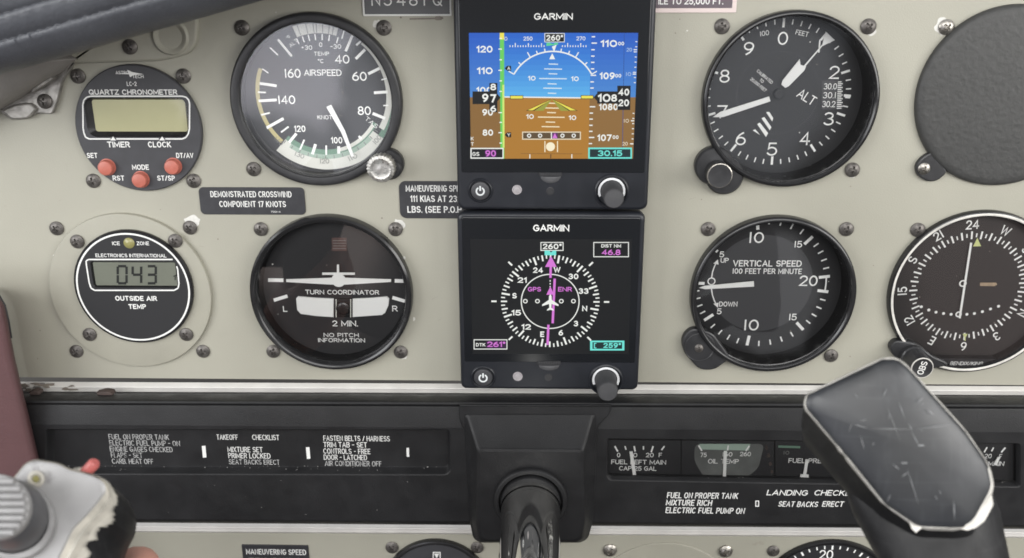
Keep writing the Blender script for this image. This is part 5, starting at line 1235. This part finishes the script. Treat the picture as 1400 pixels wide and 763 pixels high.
# ------------------------------------------------------------------ control yoke, switch box, hand
def pc(px, py, depth):
    """photo pixel and distance along the view -> (x, z, h) mm"""
    d = ray(px, py)*depth; return (d.x, d.z, DIST-d.y)
def cl(pts, dep, r=0, n=6, d2=0.0):
    q = rounded(pts, r, n) if r else pts
    if area2(q) > 0: q = q[::-1]
    return [pc(x, y, dep+d2*(y-600)) for x, y in q]
def make_yoke():
    t = thing('control_yoke', 'worn black control yoke with steel column and scuffed bright-edged horn', 'yoke', (*pm(725, 690, 34), 34))
    # column
    k = kk(725, 690, 38)[0]; b = pm(725.5, 694, 38); mb = MB()
    prof = [(36*k, 0), (39.4*k, .3), (40.6*k, 1.4), (40.8*k, 3), (40.2*k, 8), (39.6*k, 14), (39.4*k, 30), (39.4*k, 150), (38*k, 160), (24*k, 163)]
    mb.lathe((b[0], b[1], 36.5), prof, M_SHAFT, 96); part(mb, 'column', t, sharp=50)
    # horn: the worn end face and the body behind it
    face = [(1099, 548), (1104, 537), (1206, 489), (1224, 488), (1238, 497), (1322, 590), (1354, 638), (1360, 668), (1331, 719), (1310, 724), (1256, 722), (1209, 690), (1150, 617), (1100, 558)]
    def off(pts, dx, dy, s=1.0):
        cx, cy = 1230, 605; return [(cx+(x-cx)*s+dx, cy+(y-cy)*s+dy) for x, y in pts]
    R = [10, 10, 12, 12, 10, 14, 14, 12, 10, 10, 12, 12, 14, 10]
    mb = MB()
    L = [cl(off(face, 0, -1, .955), 285.0, R), cl(off(face, 0, 0, .985), 285.6, R), cl(face, 287.4, R), cl(off(face, -1, 8, 1.0), 291, R), cl(off(face, -5, 28, .99), 298, R), cl(off(face, -8, 44, .95), 304, R), cl(off(face, -8, 50, .85), 312, R)]
    mb.loft([list(reversed(l)) for l in L][::-1], M_YOKE, cap0=True, cap1=False)
    part(mb, 'horn_body', t, sharp=45)
    mb = MB(); mb.loft([cl(off(face, 0, 0, .985), 285.6, R), cl(off(face, 0, -.5, .965), 285.1, R), cl(off(face, 0, -1, .9), 284.5, R), cl(off(face, 0, -1, .75), 283.8, R), cl(off(face, 0, -1, .5), 283.3, R), cl(off(face, 0, -1, .22), 283.0, R), cl(off(face, 0, -1, .02), 282.95, R)], M_YOKEFACE)
    # scratches worn into the face
    rn = random.Random(5); hf = part(mb, 'horn_face', t, sharp=45)
    mb = MB()
    def pcpoly(pts, dep, m_): mb.face([pc(x, y, dep) for x, y in (pts if area2(pts) < 0 else pts[::-1])], m_)
    M_SCR = mat('scratch_grey', (0.20, 0.205, 0.21), 0.5, var=.4, vscale=300)
    segs = [((1213, 556), (1231, 604)), ((1228, 548), (1238, 575)), ((1166, 580), (1188, 586)), ((1188, 586), (1250, 587)), ((1250, 587), (1305, 580)), ((1245, 588), (1258, 612)), ((1213, 530), (1206, 545)), ((1176, 595), (1182, 615)), ((1240, 640), (1256, 690)), ((1304, 683), (1305, 712))]
    for (x0, y0), (x1, y1) in segs:
        d = math.hypot(x1-x0, y1-y0); nx, ny = -(y1-y0)/d*.55, (x1-x0)/d*.55
        pcpoly([(x0, y0), ((x0+x1)/2+nx, (y0+y1)/2+ny), (x1, y1), ((x0+x1)/2-nx, (y0+y1)/2-ny)], 282.9, M_SCR)
    for i in range(22):
        x, y = rn.uniform(1150, 1290), rn.uniform(530, 690)
        if not inside((x, y), off(face, 0, 0, .9)): continue
        a, l, w = rn.uniform(0, PI), rn.uniform(2, 7), rn.uniform(.3, .8)
        pcpoly([(x-l*math.cos(a), y-l*math.sin(a)), (x+w*math.sin(a), y-w*math.cos(a)), (x+l*math.cos(a), y+l*math.sin(a)), (x-w*math.sin(a), y+w*math.cos(a))], 282.9, M_SCR)
    for x, y in ((1236, 633), (1259, 609)): pcpoly([(x-4, y-.7), (x+4, y-1), (x+4.5, y+.9), (x-3, y+.8)], 282.9, M_SCR)
    part(mb, 'scratches', t, hf)
    # bare metal where the edge paint has gone
    mb = MB(); F0 = rounded(face, R, 6); n = len(F0); rn = random.Random(9)
    F1 = off(F0, 0, -.5, .965); F2 = off(F0, 0, 1.5, 1.003)
    ring = []
    for i in range(n):
        x, y = F0[i]
        w = .55+.45*noise.noise(Vector((x*.03, y*.03, 0)))+ (0.5 if (y > 640 and x > 1320) else 0)
        w = max(.16, min(1.2, w+.1+.5*noise.noise(Vector((x*.09, y*.09, 4))))); ring.append(w)
    loops = []
    for (u, dep) in ((0, 285.3), (.35, 285.25), (1.0, 287.0), (1.6, 289.0)):
        row = []
        for i in range(n):
            x, y = F0[i]; cx, cy = 1230, 605
            inn = 1-.026*ring[i]; s = inn+(1.002-inn)*min(1, u) ; ex = max(0, u-1)*6*ring[i]
            row.append(pc(cx+(x-cx)*s-ex*.2, cy+(y-cy)*s+ex, dep-.35))
        loops.append(row)
    mb.loft([l[::-1] for l in loops][::-1], M_BARE, cap0=False, cap1=False); part(mb, 'worn_rim', t, hf, sharp=60)
    mb = MB()
    for pts in ([(1308, 722), (1326, 716), (1346, 690), (1356, 676), (1358, 690), (1346, 712), (1333, 722), (1322, 725)], [(1243, 713), (1253, 716), (1264, 711), (1260, 722), (1252, 728), (1246, 722)]):
        f2 = [pc(x, y, 286.2) for x, y in pts]; f3 = [pc(x, y+1, 292) for x, y in pts]
        mb.loft([f3[::-1], f2[::-1]] if area2(pts) > 0 else [f3, f2], M_BARE)
    part(mb, 'bare_corner', t, hf)
    # grip below the horn
    mb = MB(); secs = [(648, 1160, 1340, 309, 10), (672, 1156, 1356, 309, 13), (700, 1165, 1368, 309, 15), (732, 1182, 1374, 309, 16), (765, 1200, 1381, 308, 17), (830, 1238, 1396, 306, 18), (930, 1270, 1420, 304, 18), (1010, 1276, 1426, 304, 17)]
    loops = []
    for y, x0, x1, dep, th in secs:
        row = []; n = 40
        for i in range(n):
            a = 2*PI*i/n; ca, sa = math.cos(a), math.sin(a); e = 0.62
            u = math.copysign(abs(ca)**e, ca); v = math.copysign(abs(sa)**e, sa)
            row.append(pc((x0+x1)/2+(x1-x0)/2*u, y-v*2, dep-th*v))
        loops.append(row)
    mb.loft(loops, M_YOKE, True, True); part(mb, 'horn_grip', t, sharp=60)
    # cross arm, below the picture
    mb = MB(); P0 = Vector(pc(1345, 985, 304)); P1 = Vector((b[0], b[1], 190)); P2 = Vector(pc(60, 985, 304))
    pts = [P0, P0.lerp(P1, .3)+Vector((0, -16, 4)), P0.lerp(P1, .65)+Vector((0, -10, 6)), P1, P2.lerp(P1, .65)+Vector((0, -10, 6)), P2.lerp(P1, .3)+Vector((0, -16, 4)), P2]
    mb.sweep(pts, [13, 13, 14, 18, 14, 13, 13], M_YOKE, 28)
    mb.lathe((b[0], b[1], 176), [(14, 0), (22, 2), (24, 8), (24, 26), (22, 30), (12, 32)], M_YOKE, 56); part(mb, 'cross_arm', t, sharp=60)
    # the other horn with its switch box
    mb = MB(); secs = [(712, 60, 150, 318, 10), (740, 40, 165, 316, 14), (770, 30, 168, 313, 16), (850, 10, 150, 308, 17), (930, -5, 130, 305, 17), (1010, -10, 120, 304, 16)]
    loops = []
    for y, x0, x1, dep, th in secs:
        loops.append([pc((x0+x1)/2+(x1-x0)/2*math.cos(2*PI*i/36), y, dep-th*math.sin(2*PI*i/36)) for i in range(36)])
    mb.loft(loops, M_YOKE, True, True); part(mb, 'horn_grip', t, sharp=60)
    plate = [(-70, 700), (8, 668), (20, 654), (35, 635), (48, 630), (63, 632), (80, 635), (94, 643), (112, 647), (126, 651), (138, 657), (144, 663), (145, 673), (136, 685), (120, 704), (100, 724), (80, 766), (62, 820), (-70, 820)]
    outer = [(-70, 702), (6, 669), (19, 652.5), (35, 633), (48, 627.6), (64, 630), (81, 633), (96, 641), (115, 645), (131, 649), (148, 658), (156, 672), (157, 694), (142, 709), (127, 722), (117, 744), (100, 770), (84, 822), (-70, 822)]
    def sub(pts, m_=3):
        return [(x0+(x1-x0)*i_/m_, y0+(y1-y0)*i_/m_) for (x0, y0), (x1, y1) in zip(pts, pts[1:]+pts[:1]) for i_ in range(m_)]
    black = [(-66, 716), (14, 690), (28, 664), (45, 648), (60, 642), (75, 643), (92, 646), (110, 650), (132, 652), (148, 659), (163, 672), (179, 689), (187.5, 710), (185, 731), (174, 752), (166, 775), (156, 800), (146, 840), (-66, 840)]
    mb = MB(); lerp = lambda A_, B_, u: [(x+(a-x)*u, y+(b_-y)*u) for (x, y), (a, b_) in zip(A_, B_)]
    L0, L1, L2, L3 = cl(plate, 286, 6, 4), cl(lerp(plate, outer, .35), 286.8, 6, 4), cl(lerp(plate, outer, .55), 286.4, 6, 4), cl(outer, 288.5, 6, 4)
    M_C = mat('worn_cream', (0.46, 0.435, 0.38), .55, var=.25, vscale=160, stain=(120, .57, (.20, .19, .175)))
    OS, BS = sub(rounded(outer, 6, 4)), sub(rounded(black, 6, 4))
    wear = [max(.03, .15+.22*noise.noise(Vector((x*.06, y*.06, 2)))+.13*noise.noise(Vector((x*.21, y*.21, 7)))) for x, y in OS]
    mb.loft([L0, L1, L2, L3][::-1], M_C, cap1=False, cap0=False)
    mb.loft([cl(OS, 288.5), cl(lerp(OS, BS, .25), 290.3), cl(lerp(OS, BS, .55), 293.4)][::-1], M_C, cap1=False, cap0=False)
    bx = part(mb, 'switch_box_rim', t, sharp=40)
    mb = MB(); mb.loft([cl(plate, 286.02, 6, 4), cl(lerp(plate, [(20, 720)]*len(plate), .04), 285.4, 6, 4)], M_SWITCH); part(mb, 'switch_plate', t, bx, sharp=40)
    mb = MB(); q0 = []
    for (x, y), (x1, y1), u in zip(OS, BS, wear): u = min(u, .5); q0.append((x+(x1-x)*u, y+(y1-y)*u, 287.3+u*8.2))
    r0 = [pc(x, y, d_) for x, y, d_ in q0]; r0 = r0[::-1] if area2(OS) > 0 else r0
    mb.loft([r0, cl(lerp(OS, BS, .56), 293.1), cl(lerp(OS, BS, .85), 299), cl(BS, 307), cl(lerp(BS, [(60, 740)]*len(BS), .12), 318)][::-1], M_YOKE, cap0=True, cap1=False)
    bb = part(mb, 'switch_box', t, sharp=50)
    # plate screw, red toggle, ribbed thumb knob
    mb = MB(); W = lambda cx, cy, r, dep, n=40: [pc(cx+r*math.cos(-2*PI*i/n), cy-r*.97*math.sin(2*PI*i/n)*-1, dep) for i in range(n)][::-1]
    mb.loft([W(49, 655, 12, 285.5), W(49, 655, 11.5, 284.4), W(49, 655, 8, 284.1), W(49, 655, 5.5, 284.6)], M_C); mb.loft([W(49, 655, 5, 284.5), W(49, 655, 3, 283.9)], M_LED); part(mb, 'plate_screw', t, bx)
    mb = MB(); a, b2 = Vector(pc(113, 650, 291)), Vector(pc(131, 631.5, 289)); dd = b2-a
    mb.sweep([a, a+dd*.2, a+dd*.9, b2], [1.65, 1.75, 1.75, 1.15], M_REDROD, 24); part(mb, 'red_toggle', t, bx, sharp=50)
    mb = MB(); a, b2 = Vector(pc(104, 646, 291)), Vector(pc(113, 645, 290)); mb.sweep([a, b2], [1.5, 1.4], M_C, 16); part(mb, 'toggle_collar', t, bx)
    mb = MB()
    mb.loft([W(19, 713, 57, 286), W(18.6, 712, 57, 283.6), W(18, 711, 55, 282.6), W(16, 708, 51, 282.4)], M_KNOBGREY, cap1=False); kr = part(mb, 'knob_skirt', t, bx)
    mb = MB(); mb.loft([W(15.5, 706, 51, 283), W(14, 704, 50.4, 279), W(8, 701, 49, 274), W(0, 695, 47.4, 270.5), W(-2, 694, 47, 270)], mat('knob_collar', (0.075, 0.075, 0.08), .45, var=.2, vscale=90), cap1=False); part(mb, 'knob_collar', t, bx)
    mb = MB(); loops = []
    n = 48; rows = 60
    mb.loft([W(-2, 694, 47, 270.3), W(-4, 693, 46.4, 266), W(-5, 693, 45, 264.6), W(-5, 693, 39, 264.2)], M_KNOBGREY)
    for i in range(8):
        y = 693-35+i*10; hw = math.sqrt(max(1, 44**2-(y-693)**2))
        mb.sweep([pc(-5-hw, y, 264.6), pc(-5-hw*.9, y, 263.6), pc(-5+hw*.9, y, 263.6), pc(-5+hw, y, 264.8)], [.35, .85, .85, .35], M_KNOBGREY, 14)
    part(mb, 'ribbed_knob', t, bx, sharp=60)
def inside(p, poly):
    x, y = p; c = False
    for (x0, y0), (x1, y1) in zip(poly, poly[1:]+poly[:1]):
        if (y0 > y) != (y1 > y) and x < (x1-x0)*(y-y0)/(y1-y0)+x0: c = not c
    return c
make_yoke()

def make_hand():
    """left hand closed round the grip under the switch box; only a knuckle rises into the picture"""
    V = []; E = []; Rr = []
    def node(px, py, dep, r, par=None):
        x, z, h = pc(px, py, dep); V.append((x/1000, -h/1000, z/1000)); Rr.append(r/1000)
        if par is not None: E.append((par, len(V)-1))
        return len(V)-1
    root = node(40, 1010, 345, 21)
    palm = node(95, 900, 338, 19, root); palm2 = node(128, 850, 334, 15, palm); w = node(20, 1160, 350, 20, root); node(-10, 1300, 352, 22, w)
    for (x, y), r, cx in (((190, 778), 8.3, 0), ((196, 835), 8.6, 6), ((194, 885), 8.4, 8), ((182, 935), 7.4, 10)):
        a = node((x+128)/2, y+12, 346, r+1.2, palm2 if y < 860 else palm); k = node(x+1, y-6, 336, r, a); m_ = node(x-4, y+14, 316, r*.92, k); node(x-60, y+34, 300, r*.78, m_)
    a = node(60, 880, 318, 10, palm); b_ = node(20, 850, 296, 9, a); node(10, 800, 284, 7.6, b_)
    me = bpy.data.meshes.new('person'); me.from_pydata(V, E, [])
    o = bpy.data.objects.new('person', me); COL.objects.link(o)
    mod = o.modifiers.new('skin', 'SKIN'); mod.use_smooth_shade = True
    o.modifiers.new('sub', 'SUBSURF').levels = 2; o.modifiers['sub'].render_levels = 2
    bm = bmesh.new(); bm.from_mesh(me); lay = bm.verts.layers.skin.verify()
    for v, r in zip(bm.verts, Rr): v[lay].radius = (r, r)
    bm.verts.ensure_lookup_table(); bm.verts[0][lay].use_root = True
    bm.to_mesh(me); bm.free()
    me.materials.append(M_SKIN)
    dg = bpy.context.evaluated_depsgraph_get(); ev = bpy.data.meshes.new_from_object(o.evaluated_get(dg)); o.modifiers.clear(); o.data = ev
    if not ev.materials: ev.materials.append(M_SKIN)
    for p in ev.polygons: p.use_smooth = True
    tag(o, 'bare hand of a person closed round the yoke grip below the switch box', 'person')
make_hand()
